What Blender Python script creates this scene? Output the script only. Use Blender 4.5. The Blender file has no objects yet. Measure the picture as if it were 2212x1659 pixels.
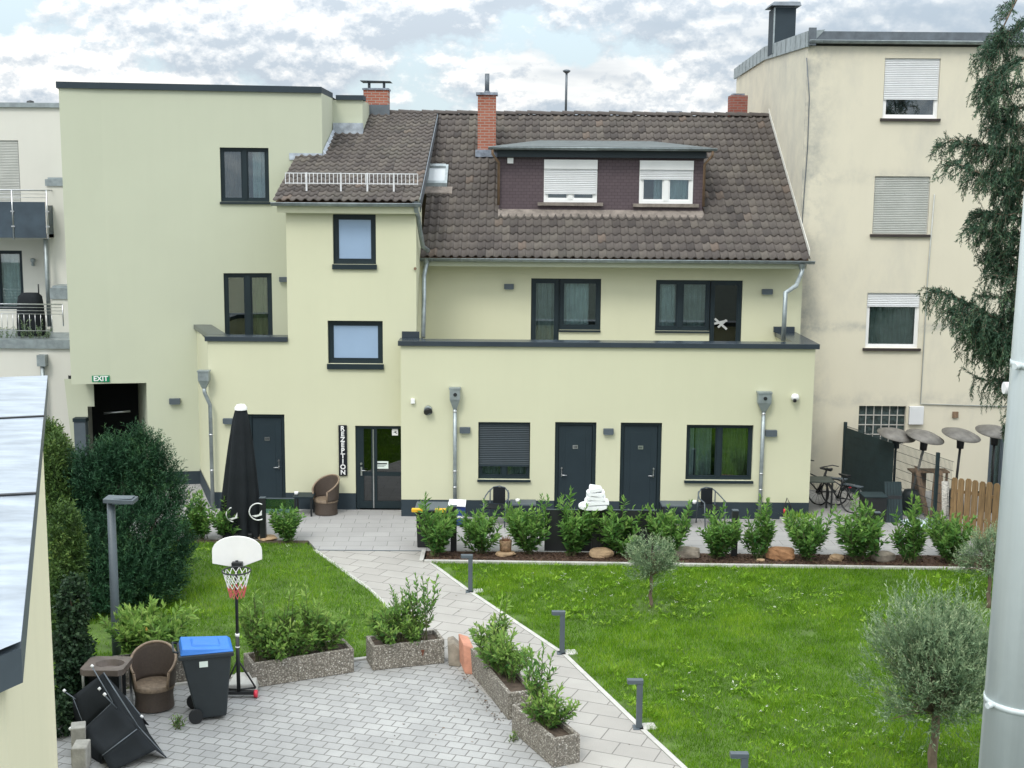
import bpy, math, random
import numpy as np
from mathutils import Vector, Matrix
random.seed(7); RNG = np.random.default_rng(7)
C = bpy.context.scene.collection
R = math.radians
# ------------------------------------------------------------------ camera
F_, H_, PT, RO = 2800.0, 8.0, R(8.61), 0.008
def ray(x, y):                      # a direction in the world for a point measured on the photograph (2212 x 1659)
    u = (x-1106)/F_; v = (y-829.5)/F_
    u, v = u*math.cos(RO)+v*math.sin(RO), -u*math.sin(RO)+v*math.cos(RO)
    return (u, math.cos(PT)-v*math.sin(PT), -math.sin(PT)-v*math.cos(PT))
def P(x, y, Y):
    d = ray(x, y); t = Y/d[1]; return Vector((d[0]*t, Y, H_+d[2]*t))
def G(x, y, z=0.0):
    d = ray(x, y); t = (z-H_)/d[2]; return Vector((d[0]*t, d[1]*t, z))
cd = bpy.data.cameras.new('camera'); cam = bpy.data.objects.new('camera', cd); C.objects.link(cam)
cd.sensor_width = 36; cd.lens = 36*F_/2212; cd.clip_end = 2000; cd.clip_start = 0.1
fw_ = Vector((0, math.cos(PT), -math.sin(PT))); up_ = Vector((0, math.sin(PT), math.cos(PT))); rt_ = Vector((1, 0, 0))
cr = rt_*math.cos(RO)+up_*math.sin(RO); cu = up_*math.cos(RO)-rt_*math.sin(RO)
m4 = Matrix((cr, cu, -fw_)).transposed().to_4x4(); m4.translation = (0, 0, H_); cam.matrix_world = m4
bpy.context.scene.camera = cam
# ------------------------------------------------------------------ materials
def _new(name):
    m = bpy.data.materials.new(name); m.use_nodes = True; nt = m.node_tree
    return m, nt, nt.nodes['Principled BSDF']
def N(nt, t, **k):
    n = nt.nodes.new(t)
    for a, b in k.items():
        if a in n.inputs: n.inputs[a].default_value = b
        else: setattr(n, a, b)
    return n
def mix(nt, fac, a, b, mode='MIX'):
    n = nt.nodes.new('ShaderNodeMix'); n.data_type = 'RGBA'; n.blend_type = mode
    for s, v in ((0, fac), (6, a), (7, b)):
        if hasattr(v, 'links') or hasattr(v, 'is_output'): nt.links.new(v, n.inputs[s])
        else: n.inputs[s].default_value = v if s == 0 else (*v[:3], 1)
    return n.outputs[2]
def ramp(nt, fac, stops):
    r = nt.nodes.new('ShaderNodeValToRGB'); nt.links.new(fac, r.inputs[0]); e = r.color_ramp.elements
    while len(e) < len(stops): e.new(.5)
    for i, (p, c) in enumerate(stops):
        e[i].position = p; e[i].color = (*c[:3], 1) if hasattr(c, '__len__') else (c, c, c, 1)
    return r.outputs[0]
def coord(nt, scale=(1, 1, 1), rot=(0, 0, 0), kind='Object'):
    t = N(nt, 'ShaderNodeTexCoord'); mp = N(nt, 'ShaderNodeMapping')
    mp.inputs['Scale'].default_value = scale; mp.inputs['Rotation'].default_value = rot
    nt.links.new(t.outputs[kind], mp.inputs[0]); return mp.outputs[0]
def noise(nt, vec, scale, detail=4, rough=.55, out=0):
    n = N(nt, 'ShaderNodeTexNoise', Scale=scale, Detail=detail, Roughness=rough); nt.links.new(vec, n.inputs['Vector']); return n.outputs[out]
def bump(nt, h, bs, strength=.3, dist=.02):
    b = N(nt, 'ShaderNodeBump', Strength=strength, Distance=dist); nt.links.new(h, b.inputs['Height']); nt.links.new(b.outputs[0], bs.inputs['Normal'])
def mat(name, col, rough=.6, var=.12, vs=2., bmp=0., bs=60., metal=0., spec=.5, stretch=(1, 1, 1)):
    m, nt, p = _new(name); v = coord(nt, stretch)
    n1 = noise(nt, v, vs, 6, .6)
    c = ramp(nt, n1, [(.3, [x*(1-var) for x in col]), (.7, [min(1, x*(1+var)) for x in col])])
    nt.links.new(c, p.inputs['Base Color']); p.inputs['Roughness'].default_value = rough
    p.inputs['Metallic'].default_value = metal; p.inputs['Specular IOR Level'].default_value = spec
    if bmp: bump(nt, noise(nt, coord(nt), bs, 3), p, bmp, .01)
    return m
def leafmat(name, dark, mid, light, trans=.25, rough=.45):
    m, nt, p = _new(name); a = N(nt, 'ShaderNodeAttribute', attribute_name='tone')
    c = ramp(nt, a.outputs['Fac'], [(0, dark), (.55, mid), (1, light)])
    nt.links.new(c, p.inputs['Base Color']); p.inputs['Roughness'].default_value = rough; p.inputs['Specular IOR Level'].default_value = .16
    t = N(nt, 'ShaderNodeBsdfTranslucent'); nt.links.new(c, t.inputs[0])
    mx = N(nt, 'ShaderNodeMixShader', Fac=trans); nt.links.new(p.outputs[0], mx.inputs[1]); nt.links.new(t.outputs[0], mx.inputs[2])
    nt.links.new(mx.outputs[0], nt.nodes['Material Output'].inputs[0]); return m
def glassmat(name, tint, refl=.10, rough=.01, gl=(.95, .98, 1)):
    m, nt, p = _new(name); nt.nodes.remove(p)
    t = N(nt, 'ShaderNodeBsdfTransparent'); t.inputs[0].default_value = (*tint, 1)
    g = N(nt, 'ShaderNodeBsdfGlossy', Roughness=rough); g.inputs[0].default_value = (*gl, 1)
    f = N(nt, 'ShaderNodeFresnel', IOR=1.5); a = N(nt, 'ShaderNodeMath', operation='ADD'); a.inputs[1].default_value = refl
    nt.links.new(f.outputs[0], a.inputs[0]); mx = N(nt, 'ShaderNodeMixShader'); nt.links.new(a.outputs[0], mx.inputs[0])
    nt.links.new(t.outputs[0], mx.inputs[1]); nt.links.new(g.outputs[0], mx.inputs[2])
    nt.links.new(mx.outputs[0], nt.nodes['Material Output'].inputs[0]); return m
def plaster(name, col, dirt=.0, dcol=(.3, .3, .29)):
    m, nt, p = _new(name); v = coord(nt)
    big = noise(nt, v, .55, 5, .6); streak = noise(nt, coord(nt, (2.2, 2.2, .22)), 1.4, 5, .65)
    c = mix(nt, big, [x*.95 for x in col], [min(1, x*1.05) for x in col])
    c = mix(nt, ramp(nt, streak, [(.45, 0.), (.8, .085)]), c, [x*.78 for x in col])
    if dirt:
        d = noise(nt, coord(nt, (1, 1, .45)), .5, 7, .68)
        d2 = ramp(nt, d, [(.5, 0.), (.74, dirt)])
        c = mix(nt, d2, c, dcol)
    nt.links.new(c, p.inputs['Base Color']); p.inputs['Roughness'].default_value = .9; p.inputs['Specular IOR Level'].default_value = .15
    bump(nt, noise(nt, v, 110, 3, .7), p, .25, .01); return m
def brickmat(name, c1, c2, mortar, w, h, ms, rot=0, offset=.5, bmp=.4, rough=.85, plane='XY', var=.25, squash=1.):
    m, nt, p = _new(name)
    r = {'XY': (0, 0, rot), 'XZ': (R(90), 0, 0)}[plane]
    v = coord(nt, (1, 1, 1), r)
    b = N(nt, 'ShaderNodeTexBrick', Scale=1.); b.offset = offset
    for k, x in (('Mortar Size', ms), ('Brick Width', w), ('Row Height', h), ('Bias', 0.), ('Mortar Smooth', .15)): b.inputs[k].default_value = x
    b.inputs['Color1'].default_value = (*c1, 1); b.inputs['Color2'].default_value = (*c2, 1); b.inputs['Mortar'].default_value = (*mortar, 1)
    nt.links.new(v, b.inputs['Vector'])
    n1 = noise(nt, coord(nt), 1.1, 6, .6); n2 = noise(nt, coord(nt), 60, 3)
    c = mix(nt, ramp(nt, n1, [(.35, 0.), (.75, var)]), b.outputs[0], [x*.55 for x in c1])
    c = mix(nt, ramp(nt, n2, [(.35, .0), (.7, .18)]), c, [x*.5 for x in c1])
    nt.links.new(c, p.inputs['Base Color']); p.inputs['Roughness'].default_value = rough; p.inputs['Specular IOR Level'].default_value = .25
    inv = N(nt, 'ShaderNodeMath', operation='SUBTRACT'); inv.inputs[0].default_value = 1; nt.links.new(b.outputs[1], inv.inputs[1])
    bump(nt, inv.outputs[0], p, bmp, .012); return m
def tonemat(name, stops, rough=.8, spec=.3, nz=.35, ns=8.):
    m, nt, p = _new(name); a = N(nt, 'ShaderNodeAttribute', attribute_name='tone')
    c = ramp(nt, a.outputs['Fac'], stops); n1 = noise(nt, coord(nt), ns, 6, .65)
    c = mix(nt, ramp(nt, n1, [(.4, 0.), (.75, nz)]), c, (.035, .034, .034))
    n2 = noise(nt, coord(nt), .8, 5, .6)
    c = mix(nt, ramp(nt, n2, [(.5, 0.), (.8, .25)]), c, (.16, .16, .12))
    nt.links.new(c, p.inputs['Base Color']); p.inputs['Roughness'].default_value = rough; p.inputs['Specular IOR Level'].default_value = spec
    bump(nt, noise(nt, coord(nt), 40, 4), p, .3, .01); return m
M = {}
M['yellow'] = plaster('yellow_plaster', (.590, .588, .425))
M['sage'] = plaster('sage_plaster', (.500, .522, .405))
M['cream'] = plaster('cream_plaster', (.735, .685, .56), .85, (.33, .33, .32))
def tower_plaster():
    m = plaster('weathered_cream', (.660, .615, .495), .40, (.36, .36, .35)); nt = m.node_tree; p = nt.nodes['Principled BSDF']; base = p.inputs['Base Color'].links[0].from_socket
    t = N(nt, 'ShaderNodeTexCoord'); sp = N(nt, 'ShaderNodeSeparateXYZ'); nt.links.new(t.outputs['Object'], sp.inputs[0])
    def band(out, c, w):
        a = N(nt, 'ShaderNodeMath', operation='SUBTRACT'); nt.links.new(out, a.inputs[0]); a.inputs[1].default_value = c
        b = N(nt, 'ShaderNodeMath', operation='ABSOLUTE'); nt.links.new(a.outputs[0], b.inputs[0]); r = N(nt, 'ShaderNodeMapRange'); r.interpolation_type = 'SMOOTHSTEP'; nt.links.new(b.outputs[0], r.inputs[0]); r.inputs[1].default_value = 0; r.inputs[2].default_value = w; r.inputs[3].default_value = 1; r.inputs[4].default_value = 0; return r.outputs[0]
    fr = N(nt, 'ShaderNodeMapRange'); nt.links.new(sp.outputs[1], fr.inputs[0]); fr.inputs[1].default_value = .02; fr.inputs[2].default_value = .12; fr.inputs[3].default_value = 1; fr.inputs[4].default_value = .28
    nz = ramp(nt, noise(nt, coord(nt), 1.6, 8, .7), [(.40, 0.), (.68, 1.)])
    for out, c, w, k in ((sp.outputs[2], 4.42, .22, .7), (sp.outputs[0], -4.47, 1.1, .75), (sp.outputs[2], 8.35, .3, .35), (sp.outputs[2], 2.45, .35, .4), (sp.outputs[2], 11.6, .5, .3)):
        q = N(nt, 'ShaderNodeMath', operation='MULTIPLY'); nt.links.new(band(out, c, w), q.inputs[0]); nt.links.new(nz, q.inputs[1]); q2 = N(nt, 'ShaderNodeMath', operation='MULTIPLY'); q3 = N(nt, 'ShaderNodeMath', operation='MULTIPLY'); nt.links.new(q.outputs[0], q3.inputs[0]); nt.links.new(fr.outputs[0], q3.inputs[1]); nt.links.new(q3.outputs[0], q2.inputs[0]); q2.inputs[1].default_value = k
        base = mix(nt, q2.outputs[0], base, (.25, .26, .26))
    nt.links.new(base, p.inputs['Base Color']); return m
M['cream'] = tower_plaster()
M['white_plaster'] = plaster('white_plaster', (.64, .63, .57))
M['plinth'] = mat('plinth_paint', (.020, .034, .045), .75, .1, 1.5, .15, 90)
M['anth'] = mat('anthracite', (.013, .024, .030), .5, .12, 2., spec=.3)
M['anth2'] = mat('anthracite_gloss', (.030, .042, .055), .25, .1, 2.)
M['door'] = mat('door_leaf', (.018, .030, .038), .5, .08, 2., spec=.3)
M['black'] = mat('black_plastic', (.012, .014, .016), .5, .15, 4.)
M['fabric'] = mat('black_fabric', (.014, .017, .020), .85, .2, 3., .3, 200, spec=.2)
M['white'] = mat('white_pvc', (.80, .80, .79), .35, .05, 2.)
M['shutter_w'] = mat('pale_shutter', (.66, .67, .68), .5, .05, 2.)
M['shutter_g'] = mat('grey_shutter', (.42, .43, .40), .55, .10, 2.)
M['shutter_d'] = mat('dark_shutter', (.020, .034, .044), .55, .08, 2.)
M['zinc'] = mat('zinc', (.30, .34, .35), .45, .25, 5., .1, 40, metal=.55)
M['zincdark'] = mat('zinc_dark', (.13, .15, .17), .5, .25, 4., metal=.4)
M['steel'] = mat('steel', (.55, .56, .57), .3, .15, 6., metal=.9)
M['alu'] = mat('painted_alu', (.075, .095, .112), .5, .1, 3.)
M['interior'] = mat('dark_room', (.02, .026, .03), .9, .3, 1.)  # dark colour stands in for the unlit room behind each pane
M['curtain'] = mat('curtain_cloth', (.50, .51, .48), .9, .15, 4.)
M['curtain_y'] = mat('curtain_olive', (.36, .38, .19), .9, .2, 4.)
M['curtain_w'] = mat('net_curtain', (.78, .80, .78), .9, .15, 4.)
M['glass'] = glassmat('window_glass', (.74, .82, .83), .09)
M['darkglass'] = glassmat('dark_glass', (.10, .13, .17), .06)
M['frost'] = mat('frosted_glass', (.28, .385, .54), .25, .06, .7)  # pale blue of the reflected sky is put into the base colour
M['brick'] = brickmat('red_brick', (.32, .105, .065), (.40, .15, .10), (.36, .30, .26), .24, .075, .010, plane='XZ', bmp=.3)
M['brick2'] = brickmat('dark_red_brick', (.24, .07, .05), (.30, .10, .075), (.25, .2, .18), .24, .075, .010, plane='XZ', bmp=.3)
M['tile'] = tonemat('roof_tile', [(0, (.056, .048, .045)), (.35, (.090, .077, .070)), (.6, (.110, .095, .084)), (.85, (.135, .117, .100)), (1., (.145, .113, .092))])
M['shingle'] = brickmat('brown_shingle', (.110, .084, .094), (.122, .094, .104), (.070, .052, .058), .15, .085, .006, plane='XZ', bmp=.4)
M['felt'] = mat('roof_felt', (.085, .10, .10), .8, .25, 2.5, .2, 40)
M['lead'] = mat('lead_flashing', (.23, .26, .31), .5, .5, 6., .4, 14, metal=.3)
M['mortar'] = mat('lime_mortar', (.22, .19, .165), .95, .35, 6., .6, 25)
M['slab'] = brickmat('path_slab', (.355, .338, .312), (.405, .388, .358), (.16, .15, .14), .62, .42, .009, rot=R(22.2), bmp=.35, var=.30)
M['terrace'] = brickmat('terrace_slab', (.335, .328, .32), (.375, .367, .358), (.20, .195, .19), .6, .4, .008, rot=R(-2), bmp=.25, var=.25)
M['paver'] = brickmat('court_paver', (.335, .335, .330), (.40, .40, .39), (.165, .16, .15), .255, .205, .009, rot=R(18), bmp=.7, var=.42)
M['concrete'] = mat('concrete', (.45, .44, .41), .9, .15, 4., .3, 60)
M['soil'] = mat('soil', (.07, .05, .036), .95, .5, 9., .9, 40)
M['earth'] = mat('earth', (.042, .055, .038), .95, .4, 1.5, .5, 30)
M['turf'] = mat('turf', (.07, .125, .018), .95, .4, 2.5, .5, 50)
M['bark'] = mat('bark_mulch', (.085, .05, .034), .95, .6, 25., 1., 35)
M['wood'] = mat('fence_wood', (.28, .175, .08), .75, .3, 5., .3, 30, stretch=(6, 6, .6))
M['oldwood'] = mat('old_wood', (.20, .13, .08), .8, .35, 5., .3, 30, stretch=(6, 6, .6))
M['trunk'] = mat('bark', (.16, .12, .085), .9, .45, 14., .8, 40, stretch=(1, 1, .3))
M['stem'] = mat('green_stem', (.09, .10, .04), .8, .3, 20.)
M['wicker'] = None
M['blue'] = mat('blue_plastic', (.035, .19, .62), .42, .08, 3.)
M['bin'] = mat('bin_plastic', (.020, .027, .032), .5, .12, 5.)
M['red'] = mat('red_plastic', (.62, .03, .06), .4, .05, 4.)
M['net'] = mat('net_cord', (.75, .75, .74), .8, .05, 4.)
M['rednet'] = mat('red_cord', (.6, .12, .12), .8, .05, 4.)
M['stone'] = mat('sandstone', (.36, .25, .15), .9, .4, 5., .9, 14)
M['greystone'] = mat('grey_stone', (.23, .20, .16), .9, .35, 6., .9, 16)
M['redbrick'] = mat('clay_brick', (.46, .215, .145), .85, .2, 8., .6, 40)
M['towel'] = mat('white_towel', (.82, .83, .85), .95, .04, 5., .5, 60)
M['heater'] = mat('heater_reflector', (.16, .15, .135), .6, .35, 5., metal=.1)
M['screen'] = mat('privacy_screen', (.012, .028, .032), .7, .2, 4.)
M['green'] = mat('exit_green', (.0, .20, .085), .4, .03, 1.)
M['signblack'] = mat('sign_black', (.006, .008, .014), .4, .1, 1.)
M['paper'] = mat('paper', (.72, .80, .76), .7, .05, 3.)
M['yellowplastic'] = mat('yellow_plastic', (.75, .42, .02), .45, .05, 3.)
M['bluebox'] = mat('blue_carton', (.02, .05, .22), .5, .1, 3.)
M['birch'] = mat('birch_bark', (.50, .47, .42), .85, .5, 14., .5, 30, stretch=(1, 1, 2.5))
M['tarp'] = mat('plastic_sheet', (.50, .58, .62), .35, .35, 7., .6, 12)
M['pipe'] = mat('grey_pipe', (.60, .66, .66), .36, .20, 2.2, .05, 30, stretch=(6, 6, .25), metal=.0)
M['roofmembrane'] = mat('roof_membrane', (.29, .33, .375), .42, .28, 1.6, .08, 14, stretch=(1.2, 3.2, 1))
M['bikeblack'] = mat('bike_paint', (.015, .016, .02), .35, .1, 4.)
M['rock'] = mat('concrete_block', (.30, .29, .26), .95, .25, 6., .7, 30)
M['olivegreen'] = mat('table_top', (.05, .06, .05), .6, .2, 4.)
M['cloud_leaf'] = None
M['laurel'] = leafmat('laurel_leaf', (.038, .125, .036), (.155, .31, .068), (.36, .52, .13), .38)
M['laurel_y'] = leafmat('laurel_leaf_pale', (.05, .15, .04), (.22, .37, .08), (.44, .56, .16), .38)
M['yew'] = leafmat('yew_needle', (.012, .042, .024), (.036, .098, .044), (.11, .20, .060), .12)
M['hedge'] = leafmat('hedge_leaf', (.02, .052, .016), (.075, .135, .032), (.20, .25, .06), .2)
M['ivy'] = leafmat('ivy_leaf', (.010, .030, .016), (.030, .060, .028), (.08, .13, .055), .12)
M['olive'] = leafmat('olive_leaf', (.07, .14, .075), (.26, .36, .20), (.55, .62, .38), .3)
M['spruce'] = leafmat('spruce_needle', (.024, .062, .042), (.07, .13, .076), (.17, .24, .11), .1)
M['grass'] = leafmat('grass_blade', (.060, .150, .006), (.150, .315, .012), (.35, .49, .050), .38, .6)
M['weed'] = leafmat('weed_leaf', (.09, .22, .012), (.22, .40, .03), (.40, .56, .09), .35)
M['petal'] = leafmat('petal', (.6, .62, .5), (.7, .72, .62), (.8, .8, .75), .2)
M['dryleaf'] = leafmat('yellow_leaf', (.4, .22, .03), (.5, .32, .05), (.6, .45, .10), .2)
def wicker():
    m, nt, p = _new('brown_wicker'); w = N(nt, 'ShaderNodeTexWave', Scale=22., Distortion=1.); w.bands_direction = 'Z'
    nt.links.new(coord(nt), w.inputs['Vector']); n1 = noise(nt, coord(nt), 30, 4)
    c = ramp(nt, w.outputs[1], [(.1, (.035, .025, .02)), (.8, (.13, .092, .066))]); c = mix(nt, ramp(nt, n1, [(.35, 0.), (.7, .5)]), c, (.05, .036, .028))
    nt.links.new(c, p.inputs['Base Color']); p.inputs['Roughness'].default_value = .6; bump(nt, w.outputs[1], p, .7, .01); return m
M['wicker'] = wicker()
def aggregate():
    m, nt, p = _new('washed_aggregate'); v = N(nt, 'ShaderNodeTexVoronoi', Scale=42.); nt.links.new(coord(nt), v.inputs['Vector'])
    c = ramp(nt, v.outputs['Color'], [(.1, (.12, .10, .085)), (.45, (.30, .27, .225)), (.75, (.42, .39, .34)), (.95, (.74, .71, .65))])
    d = ramp(nt, v.outputs['Distance'], [(.25, 0.), (.6, .8)]); c = mix(nt, d, c, (.10, .09, .075))
    n1 = noise(nt, coord(nt), 2.5, 5); c = mix(nt, ramp(nt, n1, [(.5, 0.), (.8, .35)]), c, (.13, .125, .11))
    nt.links.new(c, p.inputs['Base Color']); p.inputs['Roughness'].default_value = .85; bump(nt, v.outputs['Distance'], p, -.8, .012); return m
M['aggregate'] = aggregate()
# ------------------------------------------------------------------ mesh helpers
ORG = {}
def origin(o):
    while o is not None:
        if o in ORG: return ORG[o]
        o = o.parent
    return Vector((0, 0, 0))
def link(o, parent=None):
    C.objects.link(o)
    if parent is not None: o.parent = parent
    return o
def tag(o, label=None, cat=None, group=None, kind=None):
    if label: o['label'] = label
    if cat: o['category'] = cat
    if group: o['group'] = group
    if kind: o['kind'] = kind
    return o
def thing(name, label, cat, loc=(0, 0, 0), group=None, rz=0.0):
    o = bpy.data.objects.new(name, None); o.empty_display_size = .2; C.objects.link(o)
    o.location = loc; o.rotation_euler = (0, 0, rz); ORG[o] = Vector(loc) if rz == 0 else Vector((0, 0, 0))
    return tag(o, label, cat, group)
def place(o, loc, rz=0.0, s=1.0):
    o.location = loc; o.rotation_euler = (0, 0, rz); o.scale = (s, s, s); return o
def dup(root, loc, rz=0.0, s=1.0, label=None, group=None):
    r = root.copy(); C.objects.link(r); place(r, loc, rz, s)
    if label: r['label'] = label
    if group: r['group'] = group
    for ch in list(root.children):
        c = ch.copy(); C.objects.link(c); c.parent = r
        for g in list(ch.children):
            d = g.copy(); C.objects.link(d); d.parent = c
    return r
class MB:
    def __init__(s): s.v = []; s.f = []; s.m = []; s.sm = []; s.cur = 0; s.smooth = False
    def add(s, vs, fs):
        b = len(s.v); s.v += [tuple(x) for x in vs]
        for f in fs: s.f.append([b+i for i in f]); s.m.append(s.cur); s.sm.append(s.smooth)
    def poly(s, *p): s.add(p, [range(len(p))])
    def hexa(s, p): s.add(p, [(0, 3, 2, 1), (4, 5, 6, 7), (0, 1, 5, 4), (1, 2, 6, 5), (2, 3, 7, 6), (3, 0, 4, 7)])
    def box(s, x0, y0, z0, x1, y1, z1):
        s.hexa([(x0, y0, z0), (x1, y0, z0), (x1, y1, z0), (x0, y1, z0), (x0, y0, z1), (x1, y0, z1), (x1, y1, z1), (x0, y1, z1)])
    def prism(s, pts, vec):
        n = len(pts); vec = Vector(vec); a = [Vector(p) for p in pts]; b = [p+vec for p in a]
        s.add(a+b, [tuple(range(n))[::-1], tuple(range(n, 2*n))]+[(i, (i+1) % n, n+(i+1) % n, n+i) for i in range(n)])
    def tube(s, pts, r, n=8, cap=True):
        pts = [Vector(p) for p in pts]; k = len(pts); rr = r if isinstance(r, (list, tuple)) else [r]*k; vs = []
        prev = None
        for i, p in enumerate(pts):
            t = (pts[min(i+1, k-1)]-pts[max(i-1, 0)]).normalized()
            a = t.orthogonal().normalized() if prev is None else (prev-t*prev.dot(t)).normalized()
            prev = a; b = t.cross(a)
            vs += [p+(a*math.cos(2*math.pi*j/n)+b*math.sin(2*math.pi*j/n))*rr[i] for j in range(n)]
        fs = [(i*n+j, i*n+(j+1) % n, (i+1)*n+(j+1) % n, (i+1)*n+j) for i in range(k-1) for j in range(n)]
        o = s.smooth; s.smooth = True; s.add(vs, fs); s.smooth = o
        if cap:
            b = len(s.v)-len(vs)
            for q in (tuple(range(n))[::-1], tuple(range((k-1)*n, k*n))): s.f.append([b+i for i in q]); s.m.append(s.cur); s.sm.append(False)
    def lathe(s, prof, c, n=16, sx=1., sy=1., tilt=None):
        c = Vector(c); vs = []
        for r, z in prof:
            for j in range(n):
                q = Vector((r*math.cos(2*math.pi*j/n)*sx, r*math.sin(2*math.pi*j/n)*sy, z))
                if tilt is not None: q = tilt @ q
                vs.append(c+q)
        fs = [(i*n+j, i*n+(j+1) % n, (i+1)*n+(j+1) % n, (i+1)*n+j) for i in range(len(prof)-1) for j in range(n)]
        o = s.smooth; s.smooth = True; s.add(vs, fs); s.smooth = o
    def grid(s, rows, closed=False):
        n = len(rows[0]); vs = [p for r in rows for p in r]
        w = n if closed else n-1
        s.add(vs, [(i*n+j, i*n+(j+1) % n, (i+1)*n+(j+1) % n, (i+1)*n+j) for i in range(len(rows)-1) for j in range(w)])
    def build(s, name, mats, parent=None, bevel=0., tone=None, solid=0.):
        o = Vector((0, 0, 0)) if parent is None else origin(parent)
        me = bpy.data.meshes.new(name)
        me.from_pydata([(v[0]-o.x, v[1]-o.y, v[2]-o.z) for v in s.v], [], s.f)
        for m in (mats if isinstance(mats, (list, tuple)) else [mats]): me.materials.append(m)
        me.polygons.foreach_set('material_index', s.m); me.polygons.foreach_set('use_smooth', s.sm)
        if tone is not None:
            a = me.attributes.new('tone', 'FLOAT', 'FACE'); a.data.foreach_set('value', tone)
        me.update(); ob = link(bpy.data.objects.new(name, me), parent)
        if solid:
            q = ob.modifiers.new('thick', 'SOLIDIFY'); q.thickness = solid; q.offset = 0
        if bevel:
            q = ob.modifiers.new('bevel', 'BEVEL'); q.width = bevel; q.segments = 2; q.limit_method = 'ANGLE'
        return ob
def npmesh(name, V, Fc, mt, parent=None, tone=None, local=True):
    me = bpy.data.meshes.new(name); nf, k = Fc.shape
    if not local and parent is not None:
        o = origin(parent); V = V-np.array((o.x, o.y, o.z))
    me.vertices.add(len(V)); me.vertices.foreach_set('co', V.astype(np.float32).ravel())
    me.loops.add(nf*k); me.loops.foreach_set('vertex_index', Fc.astype(np.int32).ravel())
    me.polygons.add(nf); me.polygons.foreach_set('loop_start', np.arange(0, nf*k, k, dtype=np.int32)); me.polygons.foreach_set('loop_total', np.full(nf, k, dtype=np.int32))
    me.materials.append(mt); me.update(calc_edges=True)
    if tone is not None:
        a = me.attributes.new('tone', 'FLOAT', 'FACE'); a.data.foreach_set('value', tone.astype(np.float32))
    return link(bpy.data.objects.new(name, me), parent)
def nrm(a): return a/np.maximum(np.linalg.norm(a, axis=1, keepdims=True), 1e-9)
def leaves(c, d, L, W, rng, up=.6):
    """diamond leaves at points c along d"""
    n = len(c); d = nrm(d); r = rng.normal(size=(n, 3))+np.array((0, 0, up*2)); s = nrm(np.cross(d, r)); nn = np.cross(s, d)
    L = L[:, None]; W = W[:, None]; droop = nn*L*-.10
    V = np.stack([c, c+d*L*.45+s*W*.5+nn*L*.05, c+d*L+droop, c+d*L*.45-s*W*.5+nn*L*.05], 1).reshape(-1, 3)
    return V, np.arange(4*n).reshape(n, 4)
class Pl:                                   # a vertical plane: u along it, d into the building
    def __init__(s, p0, p1):
        s.o = Vector((p0[0], p0[1])); e = Vector((p1[0], p1[1]))-s.o; s.len = e.length; s.d = e.normalized(); s.n = Vector((-s.d.y, s.d.x))
    def hit(s, x, y):
        r = ray(x, y); dn = r[0]*s.n.x+r[1]*s.n.y; t = s.o.dot(s.n)/dn
        q = Vector((r[0]*t, r[1]*t)); return (q-s.o).dot(s.d), H_+r[2]*t
    def rect(s, x0, y0, x1, y1):
        xm, ym = (x0+x1)/2, (y0+y1)/2
        return s.hit(x0, ym)[0], s.hit(xm, y1)[1], s.hit(x1, ym)[0], s.hit(xm, y0)[1]
    def pt(s, u, z, d=0.0):
        q = s.o+s.d*u+s.n*d; return (q.x, q.y, z)
    def box(s, mb, u0, z0, d0, u1, z1, d1):
        mb.hexa([s.pt(u0, z0, d0), s.pt(u1, z0, d0), s.pt(u1, z0, d1), s.pt(u0, z0, d1), s.pt(u0, z1, d0), s.pt(u1, z1, d0), s.pt(u1, z1, d1), s.pt(u0, z1, d1)])
    def wall(s, mb, u0, z0, u1, z1, holes=(), depth=.14):
        us = sorted({u0, u1, *[min(max(h[i], u0), u1) for h in holes for i in (0, 2)]}); zs = sorted({z0, z1, *[min(max(h[i], z0), z1) for h in holes for i in (1, 3)]})
        for a, b in zip(us, us[1:]):
            for c, e in zip(zs, zs[1:]):
                m, q = (a+b)/2, (c+e)/2
                if any(h[0] < m < h[2] and h[1] < q < h[3] for h in holes): continue
                mb.poly(s.pt(a, c), s.pt(b, c), s.pt(b, e), s.pt(a, e))
        for h in holes:
            if len(h) > 4: continue
            a, c, b, e = h
            mb.poly(s.pt(a, c), s.pt(a, e), s.pt(a, e, depth), s.pt(a, c, depth)); mb.poly(s.pt(b, c), s.pt(b, c, depth), s.pt(b, e, depth), s.pt(b, e))
            mb.poly(s.pt(a, e), s.pt(b, e), s.pt(b, e, depth), s.pt(a, e, depth)); mb.poly(s.pt(a, c), s.pt(a, c, depth), s.pt(b, c, depth), s.pt(b, c))
def slats(mb, pl, u0, z0, u1, z1, d, h=.045):
    n = max(2, int((z1-z0)/h)); st = (z1-z0)/n
    for i in range(n):
        a = z0+i*st
        for q in range(3):
            t0, t1 = q/3, (q+1)/3; f = lambda t: d-.012*math.sin(math.pi*min(1, max(0, t*1.08)))
            mb.poly(pl.pt(u0, a+st*.9*t0, f(t0)), pl.pt(u1, a+st*.9*t0, f(t0)), pl.pt(u1, a+st*.9*t1, f(t1)), pl.pt(u0, a+st*.9*t1, f(t1)))
        mb.poly(pl.pt(u0, a+st*.9, d), pl.pt(u1, a+st*.9, d), pl.pt(u1, a+st, d+.006), pl.pt(u0, a+st, d+.006))
def curtain(pl, u0, z0, u1, z1, d, mt, par, n=60, amp=.03, fold=.11, ph=0.):
    mb = MB(); mb.smooth = True
    rows = []
    for z in (z0, (z0+z1)/2, z1):
        rows.append([pl.pt(u0+(u1-u0)*i/n, z, d+amp*math.sin((u1-u0)*i/n/fold*6.28+ph+.6*math.sin(i*.37))) for i in range(n+1)])
    mb.grid(rows); return mb.build('curtain', mt, par)
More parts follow.
